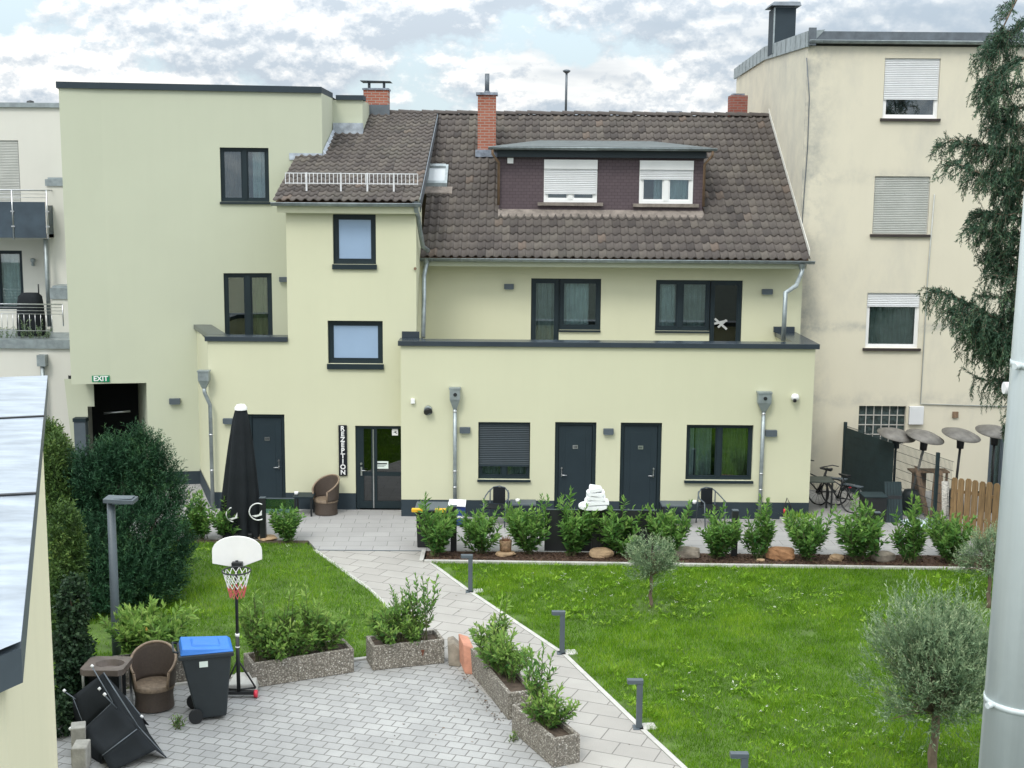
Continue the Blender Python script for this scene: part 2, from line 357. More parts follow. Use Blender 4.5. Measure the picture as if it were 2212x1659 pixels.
def window(par, pl, rect, fm, cols=(0, .5, 1), fw=.065, rec=.10, shut=None, shutm=None, box=0., boxm=None, sill=None, sillm=None, cur=None, pane=None, name='window', label=None, deep=.7):
    u0, z0, u1, z1 = rect; f = MB(); a, b = rec, rec+.07; zt = z1-box
    pl.box(f, u0, z0, a, u0+fw, zt, b); pl.box(f, u1-fw, z0, a, u1, zt, b); pl.box(f, u0+fw, z0, a, u1-fw, z0+fw, b); pl.box(f, u0+fw, zt-fw, a, u1-fw, zt, b)
    W = u1-u0
    for c in cols[1:-1]: pl.box(f, u0+W*c-fw*.8, z0+fw, a-.012, u0+W*c+fw*.8, zt-fw, b-.01)
    for c0, c1 in zip(cols, cols[1:]):        # sashes
        l = u0+W*c0+(fw if c0 == 0 else fw*.8); r = u0+W*c1-(fw if c1 == 1 else fw*.8); s2 = fw*.55; g = a+.018
        if r-l > .25:
            pl.box(f, l, z0+fw, g, l+s2, zt-fw, b+.01); pl.box(f, r-s2, z0+fw, g, r, zt-fw, b+.01); pl.box(f, l+s2, z0+fw, g, r-s2, z0+fw+s2, b+.01); pl.box(f, l+s2, zt-fw-s2, g, r-s2, zt-fw, b+.01)
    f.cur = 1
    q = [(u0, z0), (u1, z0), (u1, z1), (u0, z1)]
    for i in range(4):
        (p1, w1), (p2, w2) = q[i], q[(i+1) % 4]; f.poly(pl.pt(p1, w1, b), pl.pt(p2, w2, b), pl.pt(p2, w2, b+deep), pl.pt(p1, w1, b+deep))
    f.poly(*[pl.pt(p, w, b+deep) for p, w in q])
    o = f.build(name, [fm, M['interior']], par)
    if label: o['label'] = label
    g = MB(); pl.box(g, u0+fw, z0+fw, a+.035, u1-fw, zt-fw, a+.045); g.build('pane', pane or M['glass'], o)
    if box:
        g = MB(); pl.box(g, u0, zt, a-.05, u1, z1, b); g.build('shutter_box', boxm or fm, o)
    if shut is not None:
        g = MB(); slats(g, pl, u0+.02, z0+(z1-z0)*shut, u1-.02, zt, a-.015); pl.box(g, u0+.02, z0+(z1-z0)*shut-.03, a-.03, u1-.02, z0+(z1-z0)*shut, a-.005); g.build('shutter', shutm, o)
    if sill:
        g = MB(); pl.box(g, u0-sill[1], z0-sill[0], -sill[2], u1+sill[1], z0-.002, a); g.build('sill', sillm or fm, o)
    for c in cur or ():
        curtain(pl, u0+W*c[0], z0+.05, u0+W*c[1], zt-.05, b+.12+.02*c[0], c[2], o, ph=c[0]*9)
    return o
# ------------------------------------------------------------------ the guest house
HOUSE = thing('guest_house', 'pale yellow guest house with brown tiled roof, dormer, stair tower and roof terrace', 'house', (2.3, 31, 0))
PF = Pl((0, 31), (1, 31)); PB = Pl((0, 31.62), (1, 31.62)); PU = Pl((0, 33.6), (1, 33.6))
WA, WB = (-10.62, 33.95), (-5.07, 34.85)
PW = Pl(WA, WB)
XL, XR, CAP0, CAP1 = -2.69, 7.30, 4.22, 4.34
def door(par, pl, rect, side, plate=True, rec=.13):
    u0, z0, u1, z1 = rect; f = MB(); w = .085
    pl.box(f, u0, z0, rec-.06, u0+w, z1, rec+.06); pl.box(f, u1-w, z0, rec-.06, u1, z1, rec+.06); pl.box(f, u0+w, z1-w, rec-.06, u1-w, z1, rec+.06)
    pl.box(f, u0+w, z0, rec, u1-w, z1-w, rec+.06)
    o = f.build('door', M['anth'], par)
    l = MB(); pl.box(l, u0+w+.012, z0+.015, rec-.03, u1-w-.012, z1-w-.012, rec-.002)
    pl.box(l, u0+w+.17, z0+.2, rec-.036, u1-w-.17, z1-w-.17, rec-.0305); l.build('door_leaf', M['door'], o, .003)
    h = MB(); hu = u0+w+.09 if side < 0 else u1-w-.09; hz = z0+1.05
    h.tube([pl.pt(hu, hz, rec-.03), pl.pt(hu, hz, rec-.09), pl.pt(hu-side*.13, hz, rec-.09)], .012); h.lathe([(0, 0), (.028, 0), (.028, .01)], pl.pt(hu, hz, rec-.035), 10)
    h.tube([pl.pt(hu, hz+.17, rec-.03), pl.pt(hu, hz+.17, rec-.075)], .024); pl.box(h, hu-.010, hz-.05, rec-.036, hu+.010, hz+.17, rec-.0301); h.build('handle', M['steel'], o)
    if plate:
        c = (u0+u1)/2; pz = z0+(z1-z0)*.735; g = MB(); pl.box(g, c-.062, pz-.045, rec-.045, c+.062, pz+.045, rec-.037)
        g.cur = 1
        for k in range(3): pl.box(g, c-.040+k*.030, pz-.022, rec-.048, c-.022+k*.030, pz+.022, rec-.0451)
        g.build('number_plate', [M['steel'], M['signblack']], o)
    return o
AN = M['anth']
# -- ground floor block in front
h_roll = PF.rect(1033, 912, 1145, 1036); h_win = PF.rect(1482, 918, 1626, 1038)
d1 = PF.rect(1198, 912, 1287, 1108); d2 = PF.rect(1339, 915, 1428, 1110)
d1 = (d1[0], 0, d1[2], d1[3]); d2 = (d2[0], 0, d2[2], d1[3])
w = MB(); PF.wall(w, XL, 0, XR, CAP0, [h_roll, h_win, d1, d2], .16)
w.poly((XR, 31, 0), (XR, 34.3, 0), (XR, 34.3, CAP0), (XR, 31, CAP0)); w.poly((XL, 31.62, 0), (XL, 31, 0), (XL, 31, CAP0), (XL, 31.62, CAP0))
w.poly((XL, 31.38, 3.3), (XR, 31.38, 3.3), (XR, 31.38, CAP0), (XL, 31.38, CAP0)); w.poly((XR-.42, 31.38, 3.3), (XR-.42, 33.6, 3.3), (XR-.42, 33.6, CAP0), (XR-.42, 31.38, CAP0))
w.build('wall', M['yellow'], HOUSE)
w = MB(); w.box(XL, 31.38, 3.2, XR-.42, 33.6, 3.3); w.build('terrace_floor', M['concrete'], HOUSE)
pz = .42
w = MB()
for a, b in ((XL-.004, d1[0]), (d1[2], d2[0]), (d2[2], XR+.004)): PF.box(w, a, 0, -.005, b, pz, .1)
w.box(XR+.0005, 31.1, 0, XR+.004, 34.2, pz)
w.build('plinth', M['plinth'], HOUSE)
w = MB(); PF.box(w, XL-.06, CAP0, -.07, XR+.09, CAP1, .44); w.box(XR-.46, 31.44, CAP0, XR+.09, 34.2, CAP1); w.box(XL-.06, 31.44, CAP0, XL+.5, 31.6, CAP1)
PB.box(w, XL-.02, CAP1, -.035, -2.28, CAP1+.16, -.003); w.box(XR-.52, 33.45, CAP1, XR+.02, 33.55, CAP1+.15)
w.build('parapet_cap', M['anth2'], HOUSE, .006)
window(HOUSE, PF, h_roll, AN, shut=.24, shutm=M['shutter_d'], sill=(.05, .02, .06), cur=[(0, 1, M['curtain'])], label='dark roller shutter window, mostly closed')
window(HOUSE, PF, h_win, AN, sill=(.06, .03, .07), cur=[(0, .14, M['curtain_w']), (.16, .40, M['curtain']), (.5, 1, M['curtain_y'])])
door(HOUSE, PF, d1, -1); door(HOUSE, PF, d2, 1)
# -- stair tower and the low left block in one plane
XBL = PB.hit(453, 900)[0]; XT0 = PB.hit(619, 560)[0]; XT1 = PB.hit(899, 560)[0]
hA = PB.rect(719, 463, 812, 571); hB = PB.rect(708, 693, 827, 786); dA = PB.rect(537, 895, 616, 1090); dR = PB.rect(768, 920, 864, 1101)
dA = (dA[0], 0, dA[2], dA[3]); dR = (dR[0], 0, XL-.001, dR[3]); ZT = 7.62
w = MB(); PB.wall(w, XBL, 0, XT0, CAP0, [dA], .15); PB.wall(w, XT0, 0, XT1, ZT, [dR, hA, hB], .15)
w.poly((XT1, 31.62, 3.3), (XT1, 33.6, 3.3), (XT1, 33.6, 7.9), (XT1, 31.62, ZT)); w.poly((XT0, 35, CAP0), (XT0, 31.62, CAP0), (XT0, 31.62, ZT), (XT0, 35, 8.4))
XS = -8.42; w.poly((XS, 34.35, 0), (XBL, 31.62, 0), (XBL, 31.62, CAP0), (XS, 34.35, CAP0))
w.poly((XBL+.4, 32.0, 3.3), (XT0, 32.0, 3.3), (XT0, 32., CAP0), (XBL+.4, 32., CAP0)); w.poly((XS+.4, 34.35, 3.3), (XBL+.4, 32.0, 3.3), (XBL+.4, 32., CAP0), (XS+.4, 34.35, CAP0))
w.build('wall', M['yellow'], HOUSE, 0)
w = MB(); w.poly((XBL+.3, 31.9, 3.3), (XT0, 31.9, 3.3), (XT0, 34.8, 3.3), (XS+.3, 34.4, 3.3)); w.build('terrace_floor', M['concrete'], HOUSE)
w = MB(); PB.box(w, dA[2], 0, -.005, dR[0], pz, .1); w.build('plinth', M['plinth'], HOUSE)
w = MB(); PB.box(w, XBL-.02, 0, -.005, dA[0], pz, .1)
w.poly((XS-.004, 34.3, 0), (XBL-.02, 31.615, 0), (XBL-.02, 31.615, pz), (XS-.004, 34.3, pz)); w.build('plinth', M['plinth'], HOUSE)
w = MB(); PB.box(w, XBL-.06, CAP0, -.06, XT0-.002, CAP1, .4)
w.hexa([(XBL-.06, 31.98, CAP0), (XBL+.42, 31.98, CAP0), (XS+.42, 34.3, CAP0), (XS-.06, 34.3, CAP0), (XBL-.06, 31.98, CAP1), (XBL+.42, 31.98, CAP1), (XS+.42, 34.3, CAP1), (XS-.06, 34.3, CAP1)])
w.build('parapet_cap', M['anth2'], HOUSE, .006)
window(HOUSE, PB, hA, AN, cols=(0, 1), fw=.085, sill=(.12, .02, .06), pane=M['frost'], label='upper stair window with frosted pane')
window(HOUSE, PB, hB, AN, cols=(0, 1), fw=.085, sill=(.13, .02, .06), pane=M['frost'], label='lower stair window with frosted pane')
door(HOUSE, PB, dA, 1)
# reception door: narrow leaf, pale joint, wide glazed leaf
f = MB(); u0, z0, u1, z1 = dR; um = u0+(u1-u0)*.37
PB.box(f, u0, 0, .05, u0+.08, z1, .17); PB.box(f, u1-.06, 0, .05, u1, z1, .17); PB.box(f, u0+.08, z1-.08, .05, u1-.06, z1, .17); PB.box(f, um-.05, 0.02, .06, um-.016, z1-.08, .16); PB.box(f, um+.016, .02, .06, um+.09, z1-.08, .16)
PB.box(f, u0+.08, .02, .06, u0+.2, z1-.08, .16); PB.box(f, um+.09, .02, .06, u1-.06, .2, .16); PB.box(f, u0+.2, .02, .06, um-.05, .2, .16); PB.box(f, um+.09, .85, .07, u1-.06, .95, .15); PB.box(f, u0+.2, .85, .07, um-.05, .95, .15)
f.cur = 1; PB.box(f, u0, 0, .9, u1, z1, .95); PB.box(f, u0-.01, 0, .18, u0, z1, .9); PB.box(f, u0, .0, .17, u1, .01, .9); PB.box(f, u0, z1, .17, u1, z1+.01, .9)
RD = f.build('reception_door', [AN, M['interior']], HOUSE)
f = MB(); PB.box(f, um-.014, .03, .045, um+.014, z1-.1, .06); f.build('door_joint', M['steel'], RD)
f = MB(); PB.box(f, u0+.2, .2, .1, um-.05, z1-.08, .11); PB.box(f, um+.09, .2, .1, u1-.06, z1-.08, .11); f.build('pane', M['darkglass'], RD)
f = MB(); f.tube([PB.pt(u0+.14, 1.0, .06), PB.pt(u0+.14, 1., -.01), PB.pt(u0+.27, 1., -.01)], .012); f.tube([PB.pt(u0+.14, 1.17, .06), PB.pt(u0+.14, 1.17, .0)], .028); PB.box(f, u0+.12, .86, .05, u0+.16, 1.08, .059); f.build('handle', M['steel'], RD)
f = MB(); a = PB.rect(811, 998, 838, 1014); PB.box(f, *a[:2], .088, *a[2:], .095); f.cur = 1
PB.box(f, a[0]+.03, a[3]-.075, .084, a[2]-.03, a[3]-.045, .0879)
for k in range(2): PB.box(f, a[0]+.05, a[3]-.105-.03*k, .084, a[2]-.06-.04*k, a[3]-.097-.03*k, .0879)
f.build('notice', [M['paper'], M['signblack']], RD)
f = MB(); a = PB.rect(846, 928, 859, 942); PB.box(f, *a[:2], .088, *a[2:], .095); f.cur = 1; cx, cz = (a[0]+a[2])/2, (a[1]+a[3])/2
f.poly(PB.pt(cx-.045, cz, .087), PB.pt(cx+.03, cz-.02, .087), PB.pt(cx+.04, cz+.03, .087)); f.poly(PB.pt(cx, cz-.01, .086), PB.pt(cx+.05, cz-.045, .086), PB.pt(cx+.06, cz-.035, .086), PB.pt(cx+.02, cz, .086))
f.build('camera_pictogram', [M['white'], M['signblack']], RD)
# -- upper storey wall on the terrace
ua = PU.rect(1147, 602, 1212, 720); ub = PU.rect(1208, 602, 1298, 713); uc = PU.rect(1416, 605, 1534, 715); ud = PU.rect(1534, 605, 1603, 730)
ua = (ua[0], 3.32, ub[0], ub[3]); ud = (uc[2], 3.32, ud[2], uc[3])
w = MB(); PU.wall(w, XT1, 3.3, 7.5, 6.55, [ua, ub, uc, ud], .1); w.build('wall', M['yellow'], HOUSE)
window(HOUSE, PU, ua, AN, cols=(0, 1), fw=.085, rec=.06, cur=[(0, 1, M['curtain'])], name='terrace_door')
window(HOUSE, PU, ub, AN, cols=(0, 1), fw=.085, rec=.06, sill=(.05, .0, .05), cur=[(.0, .72, M['curtain_w'])])
window(HOUSE, PU, uc, AN, cols=(0, .45, 1), fw=.075, rec=.06, sill=(.05, 0, .05), cur=[(0, .4, M['curtain_w']), (.45, 1, M['curtain'])])
td = window(HOUSE, PU, ud, AN, cols=(0, 1), fw=.085, rec=.06, name='terrace_door', pane=M['darkglass'], label='dark terrace door with white tape cross')
f = MB()
for (x0, y0), (x1, y1) in (((1545, 689), (1571, 712)), ((1544, 700), (1572, 693)), ((1552, 708), (1570, 692))):
    a, b = PU.hit(x0, y0), PU.hit(x1, y1); q = Vector((b[0]-a[0], b[1]-a[1])); n2 = Vector((-q.y, q.x)).normalized()*.028
    f.poly(PU.pt(a[0]+n2.x, a[1]+n2.y, .08), PU.pt(a[0]-n2.x, a[1]-n2.y, .08), PU.pt(b[0]-n2.x, b[1]-n2.y, .079), PU.pt(b[0]+n2.x, b[1]+n2.y, .079))
f.build('tape_cross', mat('grey_tape', (.42, .43, .42), .8, .1, 4.), td, solid=.002)
# -- roofs
def tiles(E, Rg, u0, u1, tw=.205, rowl=.345, skip=None, seg=6):
    """pantiles: E=(Y,z) of the eave, Rg of the ridge, u=X"""
    e = Vector((0, *E)); r = Vector((0, *Rg)); sl = (r-e); Ls = sl.length; s = sl/Ls; nn = Vector((0, -s.z, s.y))
    rows = int(Ls/rowl)+1; cols = int((u1-u0)/tw); tw = (u1-u0)/cols; mb = MB(); mb.smooth = True; tone = []; hts = []
    rr = random.Random(3)
    for j in range(rows):
        a = j*rowl-.03; b = min(a+rowl+.05, Ls)
        for i in range(cols):
            x0 = u0+i*tw
            if skip and skip(x0+tw/2, E[0]+s.y*(a+b)/2): continue
            t = min(1, max(0, rr.gauss(.45, .17))); t = 1. if rr.random() < .018 else t
            lift = .030+rr.uniform(-.004, .004); jx = rr.uniform(-.004, .004); ja = rr.uniform(-.008, .008)
            lo, hi, fr = [], [], []
            for k in range(seg+1):
                q = k/seg; prof = .034*max(0, math.sin(math.pi*min(1, (q-.55)/.45)))**.8 if q > .55 else -.012*math.sin(math.pi*q/.55)
                x = x0+jx+q*tw*1.0
                scal = .03*math.sin(math.pi*min(1, q/.55)) if q < .55 else 0
                p = e+s*(a+ja-scal)+nn*(lift+prof+.012); lo.append((x, p.y, p.z))
                p3 = p-nn*.026; fr.append((x, p3.y, p3.z))
                p = e+s*b+nn*(prof+.006); hi.append((x, p.y, p.z))
            n0 = len(mb.f); mb.grid([fr, lo, hi]); tone += [t]*(len(mb.f)-n0)
    return mb, tone
ER, ZR = 39.0, 10.14
mb, tn = tiles((32.92, 6.27), (ER, ZR), XT1+.02, 7.52, skip=lambda x, y: -.30 < x < 5.0 and 34.75 < y < 37.3)
ROOF = mb.build('roof', M['tile'], HOUSE, tone=tn)
w = MB(); w.hexa([(XT1, 33.0, 6.17), (7.5, 33.0, 6.17), (7.5, ER, ZR-.14), (XT1, ER, ZR-.14), (XT1, 33.0, 6.24), (7.5, 33.0, 6.24), (7.5, ER, ZR-.05), (XT1, ER, ZR-.05)])
w.hexa([(-5.7, ER, ZR-.14), (7.5, ER, ZR-.14), (7.5, 45, 6.2), (-5.7, 45, 6.2), (-5.7, ER, ZR-.03), (7.5, ER, ZR-.03), (7.5, 45, 6.3), (-5.7, 45, 6.3)])
w.hexa([(-5.72, 31.5, 7.55), (XT1-.02, 31.5, 7.55), (XT1-.02, ER, ZR-.12), (-5.72, ER, ZR-.12), (-5.72, 31.5, 7.62), (XT1-.02, 31.5, 7.62), (XT1-.02, ER, ZR-.04), (-5.72, ER, ZR-.04)])
w.build('roof_deck', M['oldwood'], ROOF)
mb, tn = tiles((31.36, 7.66), (ER, ZR+.02), -5.76, XT1+.09, skip=lambda x, y: y > 34.95 and x < -5.1)
LR = mb.build('roof', M['tile'], HOUSE, tone=tn); LR['label'] = 'shallow tiled roof of the stair tower'
w = MB(); w.hexa([(XT1+.10, 31.5, 7.40), (XT1+.12, 31.5, 7.40), (XT1+.12, ER, ZR-.2), (XT1+.10, ER, ZR-.2), (XT1+.10, 31.4, 7.70), (XT1+.12, 31.4, 7.70), (XT1+.12, ER, ZR+.03), (XT1+.10, ER, ZR+.03)]); w.build('verge_board', M['zincdark'], LR)
w = MB(); w.smooth = True
for i in range(34):                                     # ridge tiles
    x0 = -4.1+i*.345
    if x0 > 7.3: break
    dz = random.uniform(-.012, .012)
    w.grid([[(x0+d, ER+.13*math.cos(a), ZR+.0+dz+.10*math.sin(a)+k) for a in [math.pi*q/8 for q in range(9)]] for d, k in ((0, .02), (.38, -.005))])
    w.poly(*[(x0, ER+.13*math.cos(math.pi*q/8), ZR+dz+.02+.10*math.sin(math.pi*q/8)) for q in range(9)])
w.build('ridge_tiles', M['tile'], ROOF, tone=[.3]*len(w.f))
# snow guard on the shallow roof
w = MB(); a0, a1 = P(616, 388, 31.9), P(902, 393, 31.9); zz = 8.06; X0, X1 = a0.x, a1.x
for z in (zz, zz+.24): w.box(X0, 31.93, z, X1, 31.96, z+.022)
n = 33
for i in range(n+1):
    x = X0+(X1-X0)*i/n; w.box(x-.009, 31.925, zz-.01, x+.009, 31.955, zz+.255)
for t in (.16, .42, .62, .82):
    x = X0+(X1-X0)*t; w.box(x-.02, 31.90, zz-.18, x+.02, 31.925, zz+.27)
w.build('snow_guard', mat('galvanised', (.62, .63, .64), .45, .15, 6.), LR)
def gutter(x0, x1, Y, z, par, r=.075, m='zinc'):
    w = MB(); w.smooth = True
    w.grid([[(x, Y-r*math.cos(a), z-r*math.sin(a)) for a in [math.pi*q/10 for q in range(11)]] for x in (x0, x1)])
    for x in (x0, x1): w.poly(*[(x, Y-r*math.cos(math.pi*q/10), z-r*math.sin(math.pi*q/10)) for q in range(11)])
    w.tube([(x0, Y-r, z), (x1, Y-r, z)], .012, 6)
    n = int((x1-x0)/.75)
    for i in range(n):
        x = x0+.3+i*.75; w.grid([[(x+d, Y-(r+.004)*math.cos(a), z-(r+.004)*math.sin(a)) for a in [math.pi*q/10 for q in range(11)]] for d in (0, .025)])
    return w.build('gutter', M[m], par, solid=.004)
gutter(XT1+.0, 7.62, 32.86, 6.22, ROOF); gutter(-5.8, XT1+.14, 31.32, 7.60, LR)
w = MB(); w.box(XT1+.02, 32.98, 6.02, 7.45, 33.02, 6.17); w.box(XT1, 33.02, 6.12, 7.45, 33.6, 6.16); w.build('soffit', M['sage'], ROOF)
w = MB(); w.box(-5.68, 31.42, 7.36, XT1+.05, 31.45, 7.56); w.box(-5.68, 31.45, 7.50, XT1+.05, 31.62, 7.54); w.build('soffit', M['yellow'], LR)
# verge flashing against the tall building and flashings on the left
w = MB(); w.hexa([(7.50, 32.95, 6.36), (7.515, 32.95, 6.36), (7.515, ER, ZR+.06), (7.50, ER, ZR+.06), (7.50, 32.95, 6.50), (7.515, 32.95, 6.50), (7.515, ER, ZR+.22), (7.50, ER, ZR+.22)]); w.build('verge_flashing', M['white_plaster'], ROOF)
w = MB(); pw = PW.rect(625, 346, 696, 357); PW.box(w, pw[0], 8.68, -.02, PW.len, 8.86, -.004); w.hexa([(-5.05, 34.8, 8.75), (-4.9, 34.8, 8.72), (-4.9, 37, 9.44), (-5.05, 37, 9.47), (-5.05, 34.8, 8.92), (-4.95, 34.8, 8.80), (-4.95, 37, 9.52), (-5.05, 37, 9.64)])
w.box(-5.05, 36.80, 9.38, -4.22, 36.98, 9.75); w.build('flashing', mat('bright_lead', (.36, .40, .45), .45, .4, 6., .3, 14), LR)
# dormer
DY = 34.65; PD = Pl((0, DY), (1, DY)); DX0 = P(1078, 390, DY).x; DX1 = P(1519, 390, DY).x; DZ0, DZ1 = 7.28, 9.0
e1 = PD.rect(1175, 345, 1290, 437); e2 = PD.rect(1381, 347, 1497, 440)
w = MB(); PD.wall(w, DX0, DZ0, DX1, DZ1, [e1, e2], .1); w.poly((DX0, DY, DZ0), (DX0, 37.6, 9.1), (DX0, DY, DZ1)); w.poly((DX1, DY, DZ0), (DX1, 37.6, 9.1), (DX1, DY, DZ1))
DOR = w.build('dormer', M['shingle'], HOUSE)
w = MB(); a = .32; zf = 9.07
A = [(DX0-.18, DY-a, zf), (DX1+.18, DY-a, zf), (DX1+.18, 37.25, zf+.05), (DX0-.18, 37.25, zf+.05), (3.95, 37.72, 9.35), (.72, 37.72, 9.35)]
w.poly(A[0], A[1], A[4], A[5]); w.poly(A[1], A[2], A[4]); w.poly(A[0], A[5], A[3]); w.hexa([(DX0-.18, DY-a, zf-.10), (DX1+.18, DY-a, zf-.10), (DX1+.18, 37.2, zf-.06), (DX0-.18, 37.2, zf-.06), A[0][:2]+(zf-.004,), A[1][:2]+(zf-.004,), (DX1+.18, 37.2, zf+.03), (DX0-.18, 37.2, zf+.03)])
w.build('dormer_roof', M['felt'], DOR)
w = MB(); w.box(DX0-.05, DY-.16, 8.80, DX1+.05, DY-.02, 8.965); w.build('fascia', M['shutter_d'], DOR)
gutter(DX0-.28, DX1+.28, DY-.38, zf-.03, DOR, .06, 'zinc')
for x, s2 in ((DX0-.07, 1), (DX1+.07, -1)):
    w = MB(); w.tube([(x-.1*s2, DY-.38, zf-.08), (x-.1*s2, DY-.36, zf-.2), (x+.06*s2, DY-.1, zf-.42), (x+.06*s2, DY-.1, 7.55)], .035); w.build('dormer_downpipe', M['oldwood'], DOR)
w = MB(); w.hexa([(DX0-.02, DY-.27, 7.13), (DX1+.02, DY-.27, 7.13), (DX1+.02, DY, 7.26), (DX0-.02, DY, 7.26), (DX0-.02, DY-.25, 7.275), (DX1+.02, DY-.25, 7.275), (DX1+.02, DY, 7.44), (DX0-.02, DY, 7.44)]); w.build('mortar_strip', M['mortar'], DOR)
w = MB(); PD.box(w, *PD.rect(1096, 341, 1109, 353)[:2], -.06, *PD.rect(1096, 341, 1109, 353)[2:], -.002); w.build('vent_box', M['white'], DOR)
WH = M['white']
window(HOUSE, PD, e1, WH, fw=.075, rec=-.02, box=.24, boxm=WH, shut=.22, shutm=M['shutter_w'], sill=(.09, .16, .10), sillm=M['mortar'], label='dormer window with white shutter nearly closed')
window(HOUSE, PD, e2, WH, fw=.075, rec=-.02, box=.24, boxm=WH, shut=.585, shutm=M['shutter_w'], sill=(.09, .16, .10), sillm=M['mortar'], cur=[(.28, .5, M['curtain_w']), (.5, 1, M['curtain_w'])], label='dormer window with white curtains')
# skylight, chimneys, mast
def roofz(Y): return 6.27+(ZR-6.27)*(Y-32.92)/(ER-32.92)
w = MB(); sx0, sx1 = P(921, 360, 35.9).x, P(967, 360, 35.9).x; ya, yb = 35.55, 36.35
def sl(x0, x1, y0, y1, lo, hi, mb): mb.hexa([(x0, y0, roofz(y0)+lo), (x1, y0, roofz(y0)+lo), (x1, y1, roofz(y1)+lo), (x0, y1, roofz(y1)+lo), (x0, y0, roofz(y0)+hi), (x1, y0, roofz(y0)+hi), (x1, y1, roofz(y1)+hi), (x0, y1, roofz(y1)+hi)])
sl(sx0, sx0+.07, ya, yb, .0, .17, w); sl(sx1-.07, sx1, ya, yb, 0, .17, w); sl(sx0+.07, sx1-.07, ya, ya+.1, 0, .17, w); sl(sx0+.07, sx1-.07, yb-.1, yb, 0, .19, w)
SK = w.build('skylight', M['zinc'], ROOF)
w = MB(); sl(sx0+.07, sx1-.07, ya+.1, yb-.1, .10, .125, w); w.cur = 1; sl(sx0-.1, sx1+.15, ya-.28, ya-.02, .045, .085, w); w.build('skylight_pane', [mat('skylight_glass', (.50, .54, .56), .15, .06, 1.), M['mortar']], ROOF)
def chimney(xa, xb, Y, z0, z1, dep, mt, par, kind):
    w = MB(); w.box(xa, Y, z0, xb, Y+dep, z1)
    w.cur = 1; c = .5*(xa+xb)
    if kind == 'plate':
        w.box(xa-.03, Y-.03, z1, xb+.03, Y+dep+.03, z1+.05); w.cur = 2
        for x in (xa+.14, xb-.14): w.box(x-.02, Y+.1, z1+.05, x+.02, Y+.14, z1+.24); w.box(x-.02, Y+dep-.14, z1+.05, x+.02, Y+dep-.1, z1+.24)
        w.hexa([(xa-.08, Y-.1, z1+.24), (xb+.08, Y-.1, z1+.24), (xb+.08, Y+dep+.1, z1+.24), (xa-.08, Y+dep+.1, z1+.24), (xa-.08, Y-.1, z1+.265), (xb+.08, Y-.1, z1+.245), (xb+.08, Y+dep+.1, z1+.245), (xa-.08, Y+dep+.1, z1+.265)])
        w.box(xa-.05, Y-.06, z0, xb+.05, Y-.005, z0+.32)
    elif kind == 'pipe':
        w.box(xa-.05, Y-.05, z1, xb+.05, Y+dep+.05, z1+.07); w.cur = 2; w.tube([(c, Y+dep/2, z1+.07), (c, Y+dep/2, z1+.60)], .065, 12); w.lathe([(.10, 0), (.07, .06)], (c, Y+dep/2, z1+.07), 12)
        w.cur = 3; w.box(xa-.06, Y-.14, z0, xb+.06, Y-.005, z0+.2)
    else:
        w.box(xa+.08, Y+.08, z1, xb-.08, Y+dep-.08, z1+.06)
    return w.build('chimney', [mt, M['lead'], M['zincdark'], M['lead']], par)
a, b = P(785, 220, 38.75), P(838, 220, 38.75); chimney(a.x, b.x, 38.75, 10.05, P(810, 194, 38.75).z, .6, M['brick'], LR, 'plate')
a, b = P(1032, 250, 37.0), P(1071, 250, 37.0); chimney(a.x, b.x, 37., roofz(37.)-.02, P(1052, 205, 37.).z, .52, M['brick'], ROOF, 'pipe')
a, b = P(1578, 225, 39.2), P(1615, 225, 39.2); chimney(a.x, b.x, 39.2, 9.9, P(1596, 206, 39.2).z, .5, M['brick2'], ROOF, 'flat')
w = MB(); a = P(1222, 250, 39.1); b = P(1224, 154, 39.1); w.tube([(a.x, 39.1, 10.05), (b.x, 39.1, b.z)], .035, 8); w.lathe([(.04, -.06), (.10, -.02), (.12, .02), (.06, .05), (0, .06)], (b.x, 39.1, b.z), 12); w.build('vent_mast', M['zincdark'], ROOF)
a = P(1442, 247, 39.3); w = MB(); w.box(a.x, 39.25, 10.1, a.x+.42, 39.5, 10.29); w.build('ridge_vent', M['lead'], ROOF)

# ------------------------------------------------------------------ the flat roofed wing on the left
WING = thing('flat_roofed_building', 'sage plastered flat roofed building with dark eaves and open passage at far left', 'building', (-8, 34.5, 0))
WZ = 10.42
passage = (PW.hit(205, 900)[0], 0, PW.hit(319, 900)[0], PW.hit(262, 828)[1])
hw1 = PW.rect(476, 319, 581, 436); hw2 = PW.rect(484, 590, 588, 712); hw2 = (hw2[0], hw2[1]-.3, hw2[2], hw2[3])
w = MB(); PW.wall(w, 0, 0, PW.len, WZ, [passage+(0,), hw1, hw2], .1)
LX, LY = -11.60, 33.73
w.poly((LX, LY, passage[3]), WA+(passage[3],), WA+(WZ,), (LX, LY, WZ))
w.poly((LX, 43, passage[3]), (LX, LY, passage[3]), (LX, LY, WZ), (LX, 43, WZ)); w.poly((LX, LY, passage[3]), (LX, LY+1, passage[3]), WA[:1]+(WA[1]+1, passage[3]), WA+(passage[3],))
w.poly(WB+(0,), (-5.07, 37, 0), (-5.07, 37, WZ), WB+(WZ,))
w.build('wall', M['sage'], WING)
z2 = P(750, 216, 37).z
w = MB(); w.poly((-5.07, 37, 8), (-4.24, 37, 8), (-4.24, 37, z2), (-5.07, 37, z2)); w.poly((-4.24, 37, 8), (-4.24, 43, 8), (-4.24, 43, z2), (-4.24, 37, z2)); w.build('rear_wall', M['sage'], WING)
w = MB()
def capline(mb, p0, p1, z, h, out=.07, inn=.5, dz=0.):
    pl = Pl(p0, p1); pl.box(mb, -.0, z, -out, pl.len, z+h, inn)
